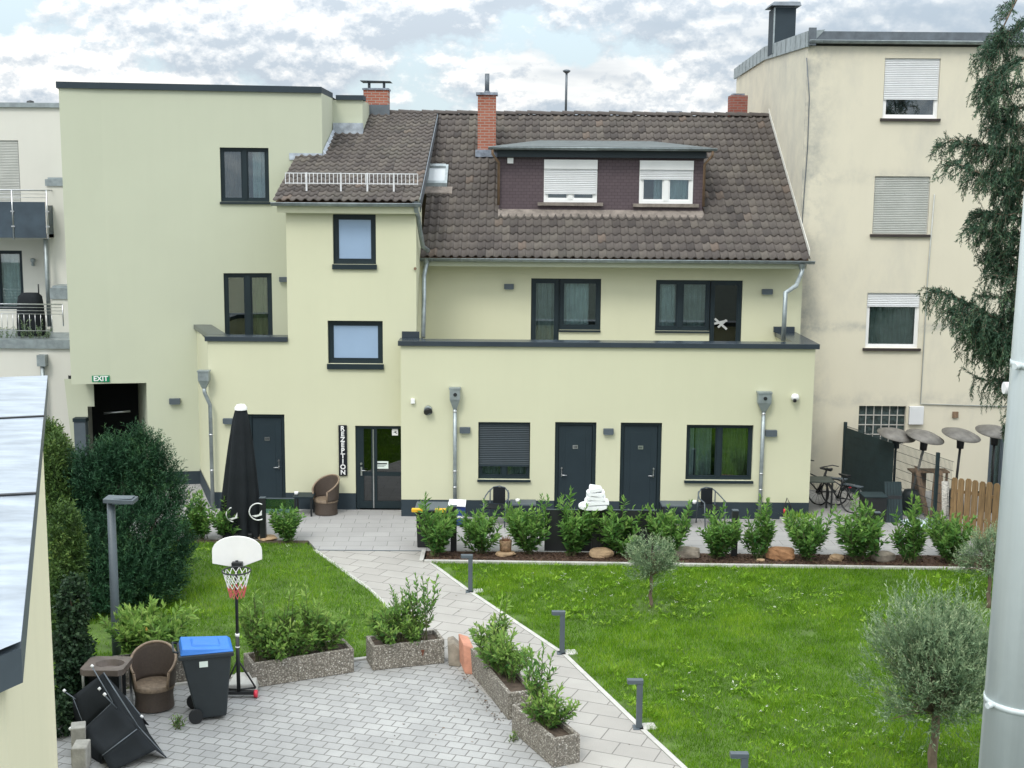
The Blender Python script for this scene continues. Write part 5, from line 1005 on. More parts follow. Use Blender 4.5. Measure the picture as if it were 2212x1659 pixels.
def wicker_chair(label, loc, rz):
    o = thing('wicker_chair', label, 'armchair', (0, 0, 0), 'brown wicker armchairs'); NA = 25; r0 = .31
    def ring(t, z, r): a = R(-40+260*t); return Vector((r*math.cos(a)*1.0, r*math.sin(a)*.95, z))
    w = MB(); w.smooth = True; top = lambda t: .62+.32*math.sin(math.pi*t)**1.1
    rows = []
    for k in range(9):
        f = k/8; rows.append([ring(t/NA, .38+(top(t/NA)-.38)*f, r0*(1+.10*f)) for t in range(NA+1)])
    w.grid(rows); w.build('backrest', M['wicker'], o, solid=.03)
    w = MB(); w.tube([ring(t/NA, top(t/NA), r0*1.10) for t in range(NA+1)], .022, 8); w.tube([ring(0, .62, r0*1.10), ring(0, .36, r0)], .022, 8); w.tube([ring(1, .62, r0*1.10), ring(1, .36, r0)], .022, 8); w.build('rim', mat('wicker_rim', (.22, .16, .11), .6, .3, 20.), o)
    w = MB(); w.smooth = True; w.lathe([(.0, .40), (.26, .40), (.31, .385), (.315, .33)], (0, 0, 0), 28, 1., .95); w.build('seat', mat('wicker_seat', (.17, .125, .085), .7, .35, 18., .4, 60), o)
    w = MB(); w.smooth = True; w.lathe([(.31, .34), (.285, .2), (.30, .015)], (0, 0, 0), 28, 1., .95); w.build('skirt', M['wicker'], o); return place(o, loc, rz)
wa = G(332, 1530); wc = wicker_chair('worn brown wicker armchair beside the blue-lidded bin', (wa.x, wa.y+.06, 0), R(6)); wc.scale = (1.0, 1.0, 1.0)
wb = G(703, 1112); d = dup(wc, (wb.x, wb.y+.12, 0), R(-38), 1., 'brown wicker armchair against the wall left of the REZEPTION sign', 'brown wicker armchairs'); d.scale = (.98, .98, .98)
def bistro(label, loc, rz):
    o = thing('bistro_chair', label, 'chair', (0, 0, 0), 'dark metal bistro chairs'); w = MB(); arc = [(-.27, -.2, .62), (-.29, .05, .66), (-.25, .22, .74), (-.14, .30, .84), (0, .32, .87), (.14, .30, .84), (.25, .22, .74), (.29, .05, .66), (.27, -.2, .62)]
    w.tube(arc, .016, 8); w.tube([(-.27, -.2, .62), (-.25, -.24, 0)], .016); w.tube([(.27, -.2, .62), (.25, -.24, 0)], .016); w.tube([(-.22, .27, .79), (-.24, .32, 0)], .016); w.tube([(.22, .27, .79), (.24, .32, 0)], .016); w.build('frame', M['alu'], o)
    w = MB(); w.box(-.23, -.23, .42, .23, .23, .45); w.build('seat', M['fabric'], o, .02); w = MB(); w.grid([[(x, .24+.05*math.cos(x*5), z) for x in (-.15, -.07, 0, .07, .15)] for z in (.45, .65, .85)]); w.build('backrest', M['fabric'], o, solid=.012); return place(o, loc, rz)
b1 = G(1072, 1140); bc = bistro('dark bistro chair under the roller shutter window', (b1.x, 30.3, 0), R(-12)); b2 = G(1538, 1140); dup(bc, (b2.x, 30.35, 0), R(16), 1., 'dark bistro chair under the right ground floor window')
def table(label, x, Yc, wd, h, top, leg, name='side_table', dp=.5, group=None):
    o = thing(name, label, 'table', (x, Yc, 0), group); w = MB(); w.box(x-wd/2, Yc-dp/2, h-.04, x+wd/2, Yc+dp/2, h); w.build('tabletop', top, o, .006)
    for sx in (-1, 1):
        for sy in (-1, 1): w = MB(); cx, cy = x+sx*(wd/2-.05), Yc+sy*(dp/2-.05); w.box(cx-.02, cy-.02, 0, cx+.02, cy+.02, h-.041); w.build('leg', leg, o)
    return o
ta = P(1130, 1090, 30.4); table('low grey table with white cup beside the left bistro chair', ta.x, 30.45, .62, .52, M['alu'], M['black'], group='grey tables by the facade')
tb = P(1460, 1092, 30.4); table('low grey table with white cup beside the right bistro chair', tb.x, 30.45, .72, .52, M['alu'], M['black'], group='grey tables by the facade')
tc = P(650, 1075, 30.9); table('small dark table with white cup left of the wicker armchair', tc.x+.05, 31.1, .5, .50, M['anth'], M['black'])
for x, y, Yc, lab in ((1118, 1088, 30.45, 'white cup on the left grey table'), (1500, 1090, 30.45, 'white cup on the right grey table'), (640, 1062, 31.1, 'white cup on the dark table by the wicker armchair')):
    hz = .52 if Yc < 31 else .50; c = P(x, y, Yc-.05); o = thing('cup', lab, 'cup', (c.x, Yc-.05, hz), 'white cups on the tables'); w = MB(); w.lathe([(.0, .004), (.04, .004), (.055, .08), (.05, .08), (.036, .012)], (c.x, Yc-.05, hz), 14); w.build('cup', M['white'], o)
# posts with glass
def post(label, x, y, h=1.02):
    b = G(x, y); o = thing('fence_post', label, 'post', tuple(b), 'square black posts along the terrace'); w = MB(); w.box(b.x-.065, b.y-.065, -.02, b.x+.065, b.y+.065, h); w.build('post', M['black'], o, .004); w = MB(); w.box(b.x-.068, b.y-.068, h+.0005, b.x+.068, b.y+.068, h+.018); w.build('post_cap', M['alu'], o); return b
pA = post('black post near the first laurel shrubs at the bed start', 980, 1190); pB = post('black post carrying the pile of white towels', 1283, 1196); pC = post('black post right of the bushy laurel between rocks', 1585, 1200); pD = post('black post hidden in the spreading laurel by the bicycles', 1890, 1205); pE = post('black post just right of the closed parasol', 569, 1166, .98)
o = thing('windbreak', 'black windbreak panels either side of the towel post', 'windbreak', (pB.x, pB.y, 0))
for s0, s1 in ((-1.10, -.07), (.07, 1.36)): w = MB(); w.box(pB.x+s0, pB.y-.02, .06, pB.x+s1, pB.y+.02, .99); w.build('panel', M['black'], o); w = MB(); w.box(pB.x+s0, pB.y-.025, .991, pB.x+s1, pB.y+.025, 1.005); w.build('rail', M['alu'], o)
o = thing('glass_windbreak', 'pale glass panel joined to the post beside the parasol', 'windbreak', (pE.x, pE.y, 0)); w = MB(); w.box(pE.x+.07, pE.y-.006, .62, pE.x+.72, pE.y+.006, .96); w.build('pane', glassmat('pale_glass', (.55, .72, .70), .15), o); w = MB(); w.box(pE.x+.07, pE.y-.02, .962, pE.x+.72, pE.y+.02, .98); w.build('rail', M['alu'], o)
rng2 = random.Random(4); TZ0 = 1.02+.018
for i, (x0, x1, h, lab) in enumerate(((-.33, .30, .10, 'bottom folded white towel of the pile'), (-.20, .34, .10, 'second white towel from below in the pile'), (-.16, .26, .11, 'third white towel from below in the pile'), (-.16, .24, .10, 'white towel just under the top of the pile'), (-.10, .18, .09, 'topmost white towel of the pile'))):
    cx = pB.x-.03; o = thing('folded_towel', lab, 'towel', (cx, pB.y, TZ0), 'pile of white towels on the post'); w = MB(); w.smooth = True
    prof = [(x0+(x1-x0)*t, .5+.5*0) for t in np.linspace(0, 1, 9)]; rows = []
    for yv in np.linspace(-.2, .2, 7):
        e = (1-(abs(yv)/.2)**3); rr_ = []
        for t in np.linspace(0, 2*math.pi, 25): ct, st = math.cos(t), math.sin(t); rr_.append((cx+(x0+x1)/2+(x1-x0)/2*math.copysign(abs(ct)**.4, ct)*(.94+.06*e)-.0, pB.y+yv, TZ0+h/2+(h/2+.006)*math.copysign(abs(st)**.5, st)*(.75+.25*e)+.018*math.sin(ct*3+i*2+yv*8)-.02*max(0, abs(ct)-.7)))
        rows.append(rr_)
    w.grid(rows); w.poly(*rows[0][:-1]); w.poly(*rows[-1][:-1]); w.build('towel', M['towel'], o); TZ0 += h*.96
# crate with yellow grips, carton, pot
cb = G(928, 1195); o = thing('storage_crate', 'black crate with yellow handles behind the first laurel', 'crate', (cb.x, 28.4, 0)); w = MB(); hw = .36
w.hexa([(cb.x-hw*.85, 28.2, 0), (cb.x+hw*.85, 28.2, 0), (cb.x+hw*.85, 28.75, 0), (cb.x-hw*.85, 28.75, 0), (cb.x-hw*.9, 28.15, .86), (cb.x+hw*.9, 28.15, .86), (cb.x+hw*.9, 28.8, .86), (cb.x-hw*.9, 28.8, .86)]); w.build('tub', M['black'], o, .02)
w = MB(); w.box(cb.x-hw, 28.1, .86, cb.x+hw, 28.85, .905); w.build('lid', M['alu'], o, .01)
for s0, s1 in ((-.42, -.15), (.10, .36)): w = MB(); w.box(cb.x+s0, 28.05, .85, cb.x+s1, 28.16, .925); w.build('handle', M['yellowplastic'], o, .01)
cb = P(990, 1110, 30.3); o = thing('carton', 'dark blue carton with white lid by the foot of the rain pipe', 'carton', (cb.x, 30.3, 0)); w = MB(); w.box(cb.x-.17, 30.1, .001, cb.x+.17, 30.5, .50); w.build('box', M['bluebox'], o, .01); w = MB(); w.hexa([(cb.x-.24, 30.05, .505), (cb.x+.18, 30.05, .48), (cb.x+.18, 30.52, .505), (cb.x-.22, 30.52, .52), (cb.x-.24, 30.05, .54), (cb.x+.18, 30.05, .51), (cb.x+.18, 30.52, .545), (cb.x-.22, 30.52, .56)]); w.build('lid', M['towel'], o); w = MB(); w.box(cb.x-.165, 30.09, .2, cb.x+.172, 30.099, .25); w.build('stripe', M['white'], o)
def rock(label, x, y, sx, sy, sz, m, seed, rz=0., name='rock', cat='rock', group='rocks in the bark bed', z=0.):
    b = G(x, y, z); rr = np.random.default_rng(seed); w = MB(); n, k = 14, 8; rows = []
    ph = rr.uniform(0, 6, 6)
    for i in range(k+1):
        t = math.pi*i/k; row = []
        for j in range(n):
            a = 2*math.pi*j/n; f = 1+.13*math.sin(2*a+ph[0]+t)+.10*math.sin(3*a+ph[1]-2*t)+.05*rr.normal(); q = math.sin(t)**.55*f; zz = math.copysign(abs(math.cos(t))**.7, math.cos(t))
            X, Yv = sx*q*math.cos(a), sy*q*math.sin(a); row.append((b.x+X*math.cos(rz)-Yv*math.sin(rz), b.y+sy*.8+X*math.sin(rz)+Yv*math.cos(rz), z+sz*(zz*(1+.06*math.sin(a+ph[2]))+.8)))
        rows.append(row)
    w.grid(rows, True); o = w.build(name, m); return tag(o, label, cat, group)
rock('broad tan sandstone rock in front of the towel post', 1299, 1207, .29, .17, .11, M['stone'], 1); rock('grey brown rock left of the bushy laurel', 1487, 1208, .29, .18, .13, M['greystone'], 2); rock('large red brown rock right of the narrow laurel', 1690, 1212, .29, .18, .15, mat('red_sandstone', (.30, .155, .075), .9, .4, 5., .9, 14), 3); rock('small pale rock left of the spreading laurel', 1808, 1214, .15, .11, .08, M['stone'], 4); rock('brown rock under the black post by the bicycles', 1910, 1215, .27, .16, .12, M['greystone'], 5); rock('tiny pale stone right of the post', 1645, 1214, .10, .07, .03, M['stone'], 6)
rock('flat sandstone slab under the weathered pot', 1092, 1203, .24, .17, .05, M['stone'], 7, group=None); rock('flat sandstone slab at the foot of the parasol', 575, 1168, .22, .2, .04, M['stone'], 8, group=None)
pt = G(1092, 1193, .09); o = thing('stump_pot', 'small weathered stump pot with dry twigs on a sandstone slab', 'plant pot', (pt.x, pt.y+.12, .088)); w = MB(); w.lathe([(.0, 0), (.125, 0), (.13, .1), (.14, .24), (.11, .25), (.1, .18), (0, .17)], (pt.x, pt.y+.12, .088), 14); w.build('pot', mat('stump', (.24, .155, .09), .9, .5, 14., .9, 20), o); L = [[Vector((pt.x+math.cos(i)*.04, pt.y+.12+math.sin(i)*.04, .25)), Vector((pt.x+math.cos(i)*.09, pt.y+.12+math.sin(i*2)*.08, .40+.03*math.sin(i*3))), Vector((pt.x+math.cos(i)*.13, pt.y+.12+math.sin(i*2)*.1, .42))] for i in range(12)]; stems_mesh(L, .010, 'dry_twigs', mat('dry_twig', (.20, .09, .05), .9, .4, 9.), o, 4)

# ------------------------------------------------------------------ the courtyard corner
# basketball hoop
hb = G(516, 1506); o = thing('basketball_hoop', 'mobile basketball hoop with white backboard and net', 'basketball hoop', tuple(hb)); x, y = hb.x, hb.y; zb_ = P(515, 1228, y).z; zt_ = P(515, 1163, y).z
w = MB(); w.tube([(x, y, .1), (x, y, 1.0)], .030, 12); w.tube([(x, y, .95), (x, y+.02, zb_-.1), (x, y+.10, zb_+.1)], .024, 12); w.build('pole', M['black'], o)
w = MB(); w.tube([(x, y, 1.0), (x, y, 1.05)], .034, 12); w.tube([(x, y, .82), (x, y, .84)], .034, 12); w.build('pole_collar', M['white'], o)
a0 = R(4); by = y+.12
def bp(u, z, d=0.): return (x-.0+u*math.cos(a0)-d*math.sin(a0), by+u*math.sin(a0)+d*math.cos(a0), z)
hwid = .385; hh = zt_-zb_; pr = [(-hwid*.35, 0), (hwid*.25, 0.0), (hwid, .22*hh), (hwid, .52*hh)]+[(hwid*math.cos(R(q)), .52*hh+.48*hh*math.sin(R(q))) for q in range(12, 180, 12)]+[(-hwid, .52*hh), (-hwid, .10*hh)]
w = MB(); w.prism([bp(u, zb_+z) for u, z in pr], Vector(bp(0, 0, .03))-Vector(bp(0, 0, 0))); w.build('backboard', M['white'], o, .004)
w = MB(); w.box(x-.07, by-.10, zb_-.02, x+.09, by-.005, zb_+.08); w.build('rim_bracket', M['black'], o); rc = Vector((x+.06, by-.34, zb_+.03)); rr_ = .215
w = MB(); w.tube([rc+Vector((rr_*math.cos(t), rr_*math.sin(t), 0)) for t in np.linspace(0, 2*math.pi, 33)], .012, 8); w.build('rim', M['black'], o)
def netp(k, j, lv): t = 2*math.pi*(k+.5*(lv % 2)*j)/12; f = lv/5; r_ = rr_*(1-.50*f**.8); return rc+Vector((r_*math.cos(t), r_*math.sin(t), -.40*f))
for nm, rngl, m_ in (('net', range(0, 3), 'net'), ('net_lower', range(3, 5), 'rednet')):
    w = MB()
    for lv in rngl:
        for k in range(12):
            for s in (0, 1):
                a = 2*math.pi*(k+.5*(lv % 2))/12; b = 2*math.pi*(k+.5*(lv % 2)+(.5 if s else -.5))/12; f0, f1 = lv/5, (lv+1)/5; r0_, r1_ = rr_*(1-.5*f0**.8), rr_*(1-.5*f1**.8)
                w.tube([rc+Vector((r0_*math.cos(a), r0_*math.sin(a), -.42*f0)), rc+Vector((r1_*math.cos(b), r1_*math.sin(b), -.42*f1))], .0065, 4, False)
    w.build(nm, M[m_], o)
w = MB(); w.tube([(x, y, .62), (x-.24, y+.05, .12)], .014); w.tube([(x, y, .62), (x+.25, y+.1, .12)], .014); w.tube([(x-.24, y+.05, .12), (x, y+.02, .12), (x+.25, y+.1, .12)], .016); w.tube([(x, y, .62), (x+.02, y+.5, .2)], .014); w.build('brace', M['black'], o)
w = MB(); w.hexa([(x-.24, y+.12, .02), (x+.26, y+.16, .02), (x+.22, y+.62, .02), (x-.2, y+.6, .02), (x-.22, y+.14, .15), (x+.24, y+.18, .15), (x+.18, y+.58, .2), (x-.16, y+.56, .2)]); w.build('base_tank', M['concrete'], o, .02); w = MB(); w.box(x-.28, y-.03, .05, x+.28, y+.05, .10); w.build('axle', M['black'], o)
for s in (-.27, .27): w = MB(); w.tube([(x+s-.025, y+.0, .06), (x+s+.025, y+.0, .06)], .06, 16); w.build('wheel', M['red'], o); 
# wheelie bin
bl, br_ = G(430, 1566), G(486, 1549); dx = Vector((br_.x-bl.x, br_.y-bl.y, 0)); BN = thing('wheelie_bin', 'black wheelie bin with a bright blue lid beside the hoop', 'bin', (0, 0, 0))
w = MB(); W0, D0, W1, D1, hb_ = .24, .27, .29, .36, .95
w.hexa([(-W0, -D0, .04), (W0, -D0, .04), (W0, D0-.12, .04), (-W0, D0-.12, .04), (-W1, -D1, hb_), (W1, -D1, hb_), (W1, D1, hb_), (-W1, D1, hb_)]); w.build('body', M['bin'], BN, .025)
w = MB(); w.box(-W1-.02, -D1-.03, hb_-.05, W1+.02, D1+.03, hb_+.01); w.build('collar', M['bin'], BN, .012)
w = MB(); w.hexa([(-W1-.01, -D1-.03, hb_+.012), (W1+.01, -D1-.03, hb_+.012), (W1+.01, D1+.0, hb_+.012), (-W1-.01, D1, hb_+.012), (-W1+.02, -D1+.02, hb_+.055), (W1-.02, -D1+.02, hb_+.055), (W1-.02, D1-.03, hb_+.10), (-W1+.02, D1-.03, hb_+.10)])
w.hexa([(-.16, -.22, hb_+.06), (.16, -.22, hb_+.06), (.16, .2, hb_+.09), (-.16, .2, hb_+.09), (-.13, -.19, hb_+.085), (.13, -.19, hb_+.085), (.13, .17, hb_+.115), (-.13, .17, hb_+.115)]); w.build('lid', M['blue'], BN, .012)
w = MB(); w.tube([(-.2, D1+.02, hb_+.03), (-.2, D1+.09, hb_+.05), (.2, D1+.09, hb_+.05), (.2, D1+.02, hb_+.03)], .015); w.build('handle', M['bin'], BN)
for s in (-1, 1): w = MB(); w.tube([(s*.26, D0-.1, .10), (s*.31, D0-.1, .10)], .10, 20); w.build('wheel', M['black'], BN)
w = MB(); w.box(-W1-.0, -.02, hb_-.17, -W1+.012, .10, hb_-.09); w.build('label', M['paper'], BN)
cxy = (bl+br_)/2; place(BN, (cxy.x-.14, cxy.y+.25, -.004), R(107)); BN.scale = (1.06, 1.04, 1.12)
# old vanity with basin
vb = P(232, 1440, 18.9); o = thing('old_washstand', 'discarded brown washstand with oval basin behind the black canopy', 'washstand', (vb.x, 18.95, 0)); zt_ = .80; x0, x1, y0, y1 = vb.x-.32, vb.x+.33, 18.55, 19.15
w = MB(); n = 28; cx, cy = (x0+x1)/2+.05, (y0+y1)/2
outer = [];
for k in range(n):
    a = 2*math.pi*k/n; c, s = math.cos(a), math.sin(a); m_ = max(abs(c), abs(s)); outer.append(((x0+x1)/2+c/m_*(x1-x0)/2, (y0+y1)/2+s/m_*(y1-y0)/2))
inn = [(cx+.22*math.cos(2*math.pi*k/n), cy+.17*math.sin(2*math.pi*k/n)) for k in range(n)]
w.grid([[(p[0], p[1], zt_-.09) for p in outer], [(p[0], p[1], zt_) for p in outer], [(p[0], p[1], zt_) for p in inn], [(cx+(p[0]-cx)*.8, cy+(p[1]-cy)*.8, zt_-.09) for p in inn], [(cx+(p[0]-cx)*.3, cy+(p[1]-cy)*.3, zt_-.13) for p in inn]], True)
w.build('basin_top', mat('washstand_top', (.13, .105, .09), .5, .3, 5.), o)
for sx in (x0+.03, x1-.06):
    for sy in (y0+.03, y1-.06): w = MB(); w.box(sx, sy, 0, sx+.035, sy+.035, zt_-.091); w.build('leg', M['steel'], o)
w = MB(); w.box(x0+.04, y0+.3, .15, x1-.05, y0+.33, zt_-.1); w.build('back_panel', M['black'], o)
# collapsed black canopy (sheet on ribs)
CB = thing('collapsed_canopy', 'collapsed black canopy with white rib tips lying in the corner', 'canopy', (-5.6, 17.6, 0)); Q = lambda x, y, Y: P(x, y, Y)
A0, A1_, A2, A3, A4 = Q(224, 1453, 18.0), Q(244, 1517, 17.75), Q(299, 1570, 17.5), Q(360, 1637, 17.3), Q(197, 1437, 18.1)
B1, B2, B3 = Q(157, 1504, 18.2), Q(184, 1573, 17.9), Q(178, 1585, 17.45)
C1_, C2_, C3, C4 = Q(221, 1632, 17.0), Q(240, 1668, 16.85), Q(336, 1620, 17.2), Q(296, 1575, 17.35)
D1_, D2_, D3 = Q(270, 1503, 18.1), Q(304, 1546, 17.9), Q(322, 1584, 17.7)
def facet(mb, *p, sag=.05, n=6):
    p = [Vector(q) for q in p]
    if len(p) == 3: p = p+[p[2]]
    nn = (p[1]-p[0]).cross(p[3]-p[0]).normalized()*sag; rows = []
    for i in range(n+1):
        s = i/n; rows.append([((p[0].lerp(p[1], t)).lerp(p[3].lerp(p[2], t), s))+nn*math.sin(math.pi*s)*math.sin(math.pi*t) for t in [j/n for j in range(n+1)]])
    mb.grid(rows)
w = MB(); w.smooth = True; facet(w, A0, A1_, B2, B1, sag=-.06); facet(w, A1_, C4, C1_, B3, sag=.05); facet(w, C4, A3, C3, C4, sag=.02); facet(w, C4, C3, C2_, C1_, sag=.04); facet(w, A0, D1_, C4, A1_, sag=.04); facet(w, D1_, D2_, D3, C4, sag=.03); facet(w, C4, D3, A3, A3, sag=.02); facet(w, B2, A1_, B3, B3, sag=.02)
bk1, bk2 = Vector((A0.x-.1, 18.5, .1)), Vector((D2_.x, 18.3, .05)); facet(w, B1, A0, bk1, bk1); facet(w, A0, D1_, bk2, bk1); facet(w, B1, B2, Vector((B2.x, B2.y, 0.0)), Vector((B1.x, B1.y, 0.)), sag=.0); facet(w, B3, C1_, Vector((C1_.x-.05, C1_.y+.1, 0.)), Vector((B3.x, B3.y, 0.)), sag=0)
w.build('fabric', M['fabric'], CB, solid=.006)
w = MB()
for a, b in ((A4, A1_), (A0, A2), (B1, B2), (Q(137, 1492, 18.2), Q(163, 1510, 18.1)), (Q(152, 1573, 17.6), Q(180, 1592, 17.5)), (Q(224, 1500, 17.6), Q(252, 1530, 17.65)), (A1_, B2), (D1_, D2_), (A2, A3), (C4, C1_)): w.tube([a, b], .009, 6)
w.build('ribs', M['zincdark'], CB)
for a in (A4, Q(137, 1490, 18.2), Q(150, 1572, 17.6), Q(224, 1498, 17.58), D2_, Q(213, 1486, 17.9)): w = MB(); w.tube([a, a+Vector((.03, -.01, -.025))], .022, 8); w.build('rib_tip', M['white'], CB)
def block(label, x, y, Yc, sx, sy, z0, z1, m, rz=0., name='concrete_block', cat='block', group=None, bev=.015):
    c = P(x, y, Yc); w = MB(); pts = [(-sx, -sy), (sx, -sy), (sx, sy), (-sx, sy)]; w.prism([(c.x+a*math.cos(rz)-b*math.sin(rz), Yc+a*math.sin(rz)+b*math.cos(rz), z0) for a, b in pts], (0, 0, z1-z0)); return tag(w.build(name, m, None, bev), label, cat, group)
block('grey concrete block standing upright behind another, left of the canopy', 171, 1610, 17.45, .10, .13, 0, .42, M['rock'], .3, group='concrete blocks by the annex'); block('grey concrete block at the bottom edge beside the canopy', 176, 1645, 16.95, .10, .16, 0, .36, M['rock'], .1, group='concrete blocks by the annex')
# bricks by the planters
def slabp(label, pts, dv_, m, name, cat): w = MB(); w.prism(pts, dv_); return tag(w.build(name, m, None, .018), label, cat)
g0 = G(982, 1440); slabp('grey stone block standing between planter and red brick', [(g0.x-.10, g0.y+.02, 0), (g0.x+.10, g0.y-.02, 0), (g0.x+.09, g0.y+.0, .30), (g0.x-.02, g0.y+.02, .40), (g0.x-.12, g0.y+.05, .36)], (-.02, .34, .02), M['greystone'], 'stone_block', 'stone')
g1 = G(1012, 1455); slabp('red clay brick block leaning against the planter', [(g1.x-.06, g1.y-.02, -.004), (g1.x+.08, g1.y-.05, -.004), (g1.x+.09, g1.y+.06, .42), (g1.x-.09, g1.y+.08, .47)], (-.10, .30, .10), M['redbrick'], 'red_brick', 'brick')
# weed in the paving
wd_ = laurel(61, 9, .22, .3, .06, 'laurel_y', .3, .02, 1., .05, 'pavement_weed', .4, False); wg = G(383, 1572); place(wd_, wg, 0); wd_['label'] = 'small weed growing in the paving left of the bin'; wd_['category'] = 'weed'; wq = G(1112, 1600); dup(wd_, wq, 2., .7, 'small weed at the foot of the nearest planter')

# ------------------------------------------------------------------ the cluttered corner at right
def bicycle(label, loc, rz):
    o = thing('bicycle', label, 'bicycle', (0, 0, 0), 'bicycles at the corner'); r_ = .34
    for cx, nm in ((0, 'wheel'), (1.05, 'wheel')):
        w = MB(); w.tube([(cx+r_*math.cos(t), 0, r_+r_*math.sin(t)) for t in np.linspace(0, 2*math.pi, 33)], .02, 8)
        for k in range(14): t = 2*math.pi*k/14; w.tube([(cx, .02*(-1)**k, r_), (cx+r_*math.cos(t), 0, r_+r_*math.sin(t))], .003, 4, False)
        w.tube([(cx, -.05, r_), (cx, .05, r_)], .025, 8); w.build('wheel', M['black'], o)
    w = MB()
    for a, b in (((0, 0, r_), (.42, 0, .30)), ((.42, 0, .3), (.27, 0, .82)), ((0, 0, r_), (.29, 0, .74)), ((.42, 0, .3), (.85, 0, .70)), ((.29, 0, .62), (.82, 0, .80)), ((.80, 0, .92), (.90, 0, .62)), ((.90, .05, .62), (1.05, .05, r_)), ((.90, -.05, .62), (1.05, -.05, r_))): w.tube([a, b], .018, 8)
    w.build('frame', M['bikeblack'], o); w = MB(); w.tube([(.80, 0, .92), (.78, 0, 1.02)], .016); w.tube([(.66, -.30, 1.03), (.80, -.22, 1.05), (.80, .22, 1.05), (.66, .30, 1.03)], .014); w.build('handlebar', M['bikeblack'], o)
    w = MB(); w.hexa([(.10, -.08, .88), (.40, -.02, .90), (.40, .02, .90), (.10, .08, .88), (.10, -.09, .94), (.42, -.02, .94), (.42, .02, .94), (.10, .09, .94)]); w.tube([(.27, 0, .8), (.25, 0, .9)], .014); w.build('saddle', M['black'], o, .01)
    w = MB(); w.smooth = True; w.grid([[(.39*math.cos(t), s, r_+.39*math.sin(t)) for t in np.linspace(R(40), R(200), 12)] for s in (-.03, .03)]); w.build('mudguard', M['steel'], o); w = MB(); w.box(-.42, -.03, .50, -.37, .03, .58); w.build('tail_light', M['red'], o)
    w = MB(); w.box(-.3, -.08, .70, .2, .08, .72); w.tube([(-.25, .06, .7), (0, .06, r_)], .008); w.build('rack', M['alu'], o)
    w = MB(); w.lathe([(0, -.01), (.09, -.01), (.09, .01), (0, .01)], (.42, -.04, .3), 16, tilt=Matrix.Rotation(R(90), 3, 'X')); w.build('chainring', M['steel'], o); return place(o, loc, rz)
bk_ = G(1842, 1112); bi = bicycle('black bicycle with red tail light nearest the camera', (bk_.x, 31.7, 0), R(128)); dup(bi, (bk_.x-.22, 32.5, 0), R(150), 1., 'black bicycle behind the other one, against the facade corner')
td_ = P(1778, 1032, 31.9); table('dark green folding table beside the bicycles at the facade corner', td_.x-.15, 31.9, .75, .82, M['olivegreen'], M['black'], 'folding_table', .6)
# mesh fence with screen
f0, f1 = Vector((8.92, 34.1)), Vector((10.12, 30.05)); PFn = Pl(f0, f1); FE = thing('mesh_fence', 'black wire mesh fence with a dark privacy screen woven into it', 'fence', (9.5, 32, 0)); FH = 1.78
for u in (0, PFn.len*.985): w = MB(); PFn.box(w, u-.035, 0, -.035, u+.035, FH+.1, .035); w.build('post', M['screen'], FE)
w = MB(); 
for i in range(int(PFn.len/.05)): u = i*.05; w.tube([PFn.pt(u, .03, .0), PFn.pt(u, FH, .0)], .0048, 4, False)
for k in range(9): z = .05+k*(FH-.05)/8; w.tube([PFn.pt(-.3, z, .01), PFn.pt(PFn.len+.55, z, .01)], .006, 4, False)
for i in range(11): u = PFn.len+i*.05; w.tube([PFn.pt(u, .03, .0), PFn.pt(u, FH, .0)], .0035, 4, False)
w.build('wire_mesh', M['screen'], FE)
w = MB()
for k in range(9): z = .08+k*.185; PFn.box(w, .05, z, -.02, 2.35, z+.183, -.012+.004*(k % 2))
w.build('privacy_screen', M['screen'], FE)
# patio heaters
def heater(label, x, y, Y, tilt, bx=0.):
    h = P(x, y, Y); o = thing('patio_heater', label, 'patio heater', (h.x+bx, Y, 0), 'patio heaters behind the fence'); mt_ = Matrix.Rotation(R(tilt), 3, 'Y') @ Matrix.Rotation(R(11), 3, 'X')
    w = MB(); w.lathe([(.0, .12), (.12, .10), (.30, .045), (.48, -.03), (.475, -.045), (.3, .025), (.0, .08)], h, 28, tilt=mt_); w.build('reflector', M['heater'], o)
    w = MB(); k = h+mt_ @ Vector((0, 0, -.03)); w.tube([k, k+Vector((bx*.05, 0, -.10)), k+Vector((bx*.1, 0, -.34))], [.16, .10, .085], 14); w.build('burner', M['black'], o)
    w = MB(); w.tube([k+Vector((bx*.1, 0, -.34)), (h.x+bx, Y, .4)], .032, 10); w.build('pole', M['heater'] if bx < -.1 else M['black'], o); w = MB(); w.lathe([(.0, .62), (.16, .6), (.21, .5), (.25, .02), (0, .0)], (h.x+bx, Y, 0), 20); w.build('gas_housing', M['black'], o)
heater('patio heater with pale reflector right above the privacy screen', 1937, 937, 32.0, 8); heater('patio heater on a slanting pole left of the fence post', 1999, 941, 31.7, 10, -.28); heater('patio heater with straight black pole left of the wooden fence', 2077, 937, 31.7, 8, -.08); heater('patio heater at far right, half hidden by spruce and drainpipe', 2150, 930, 32., 4)
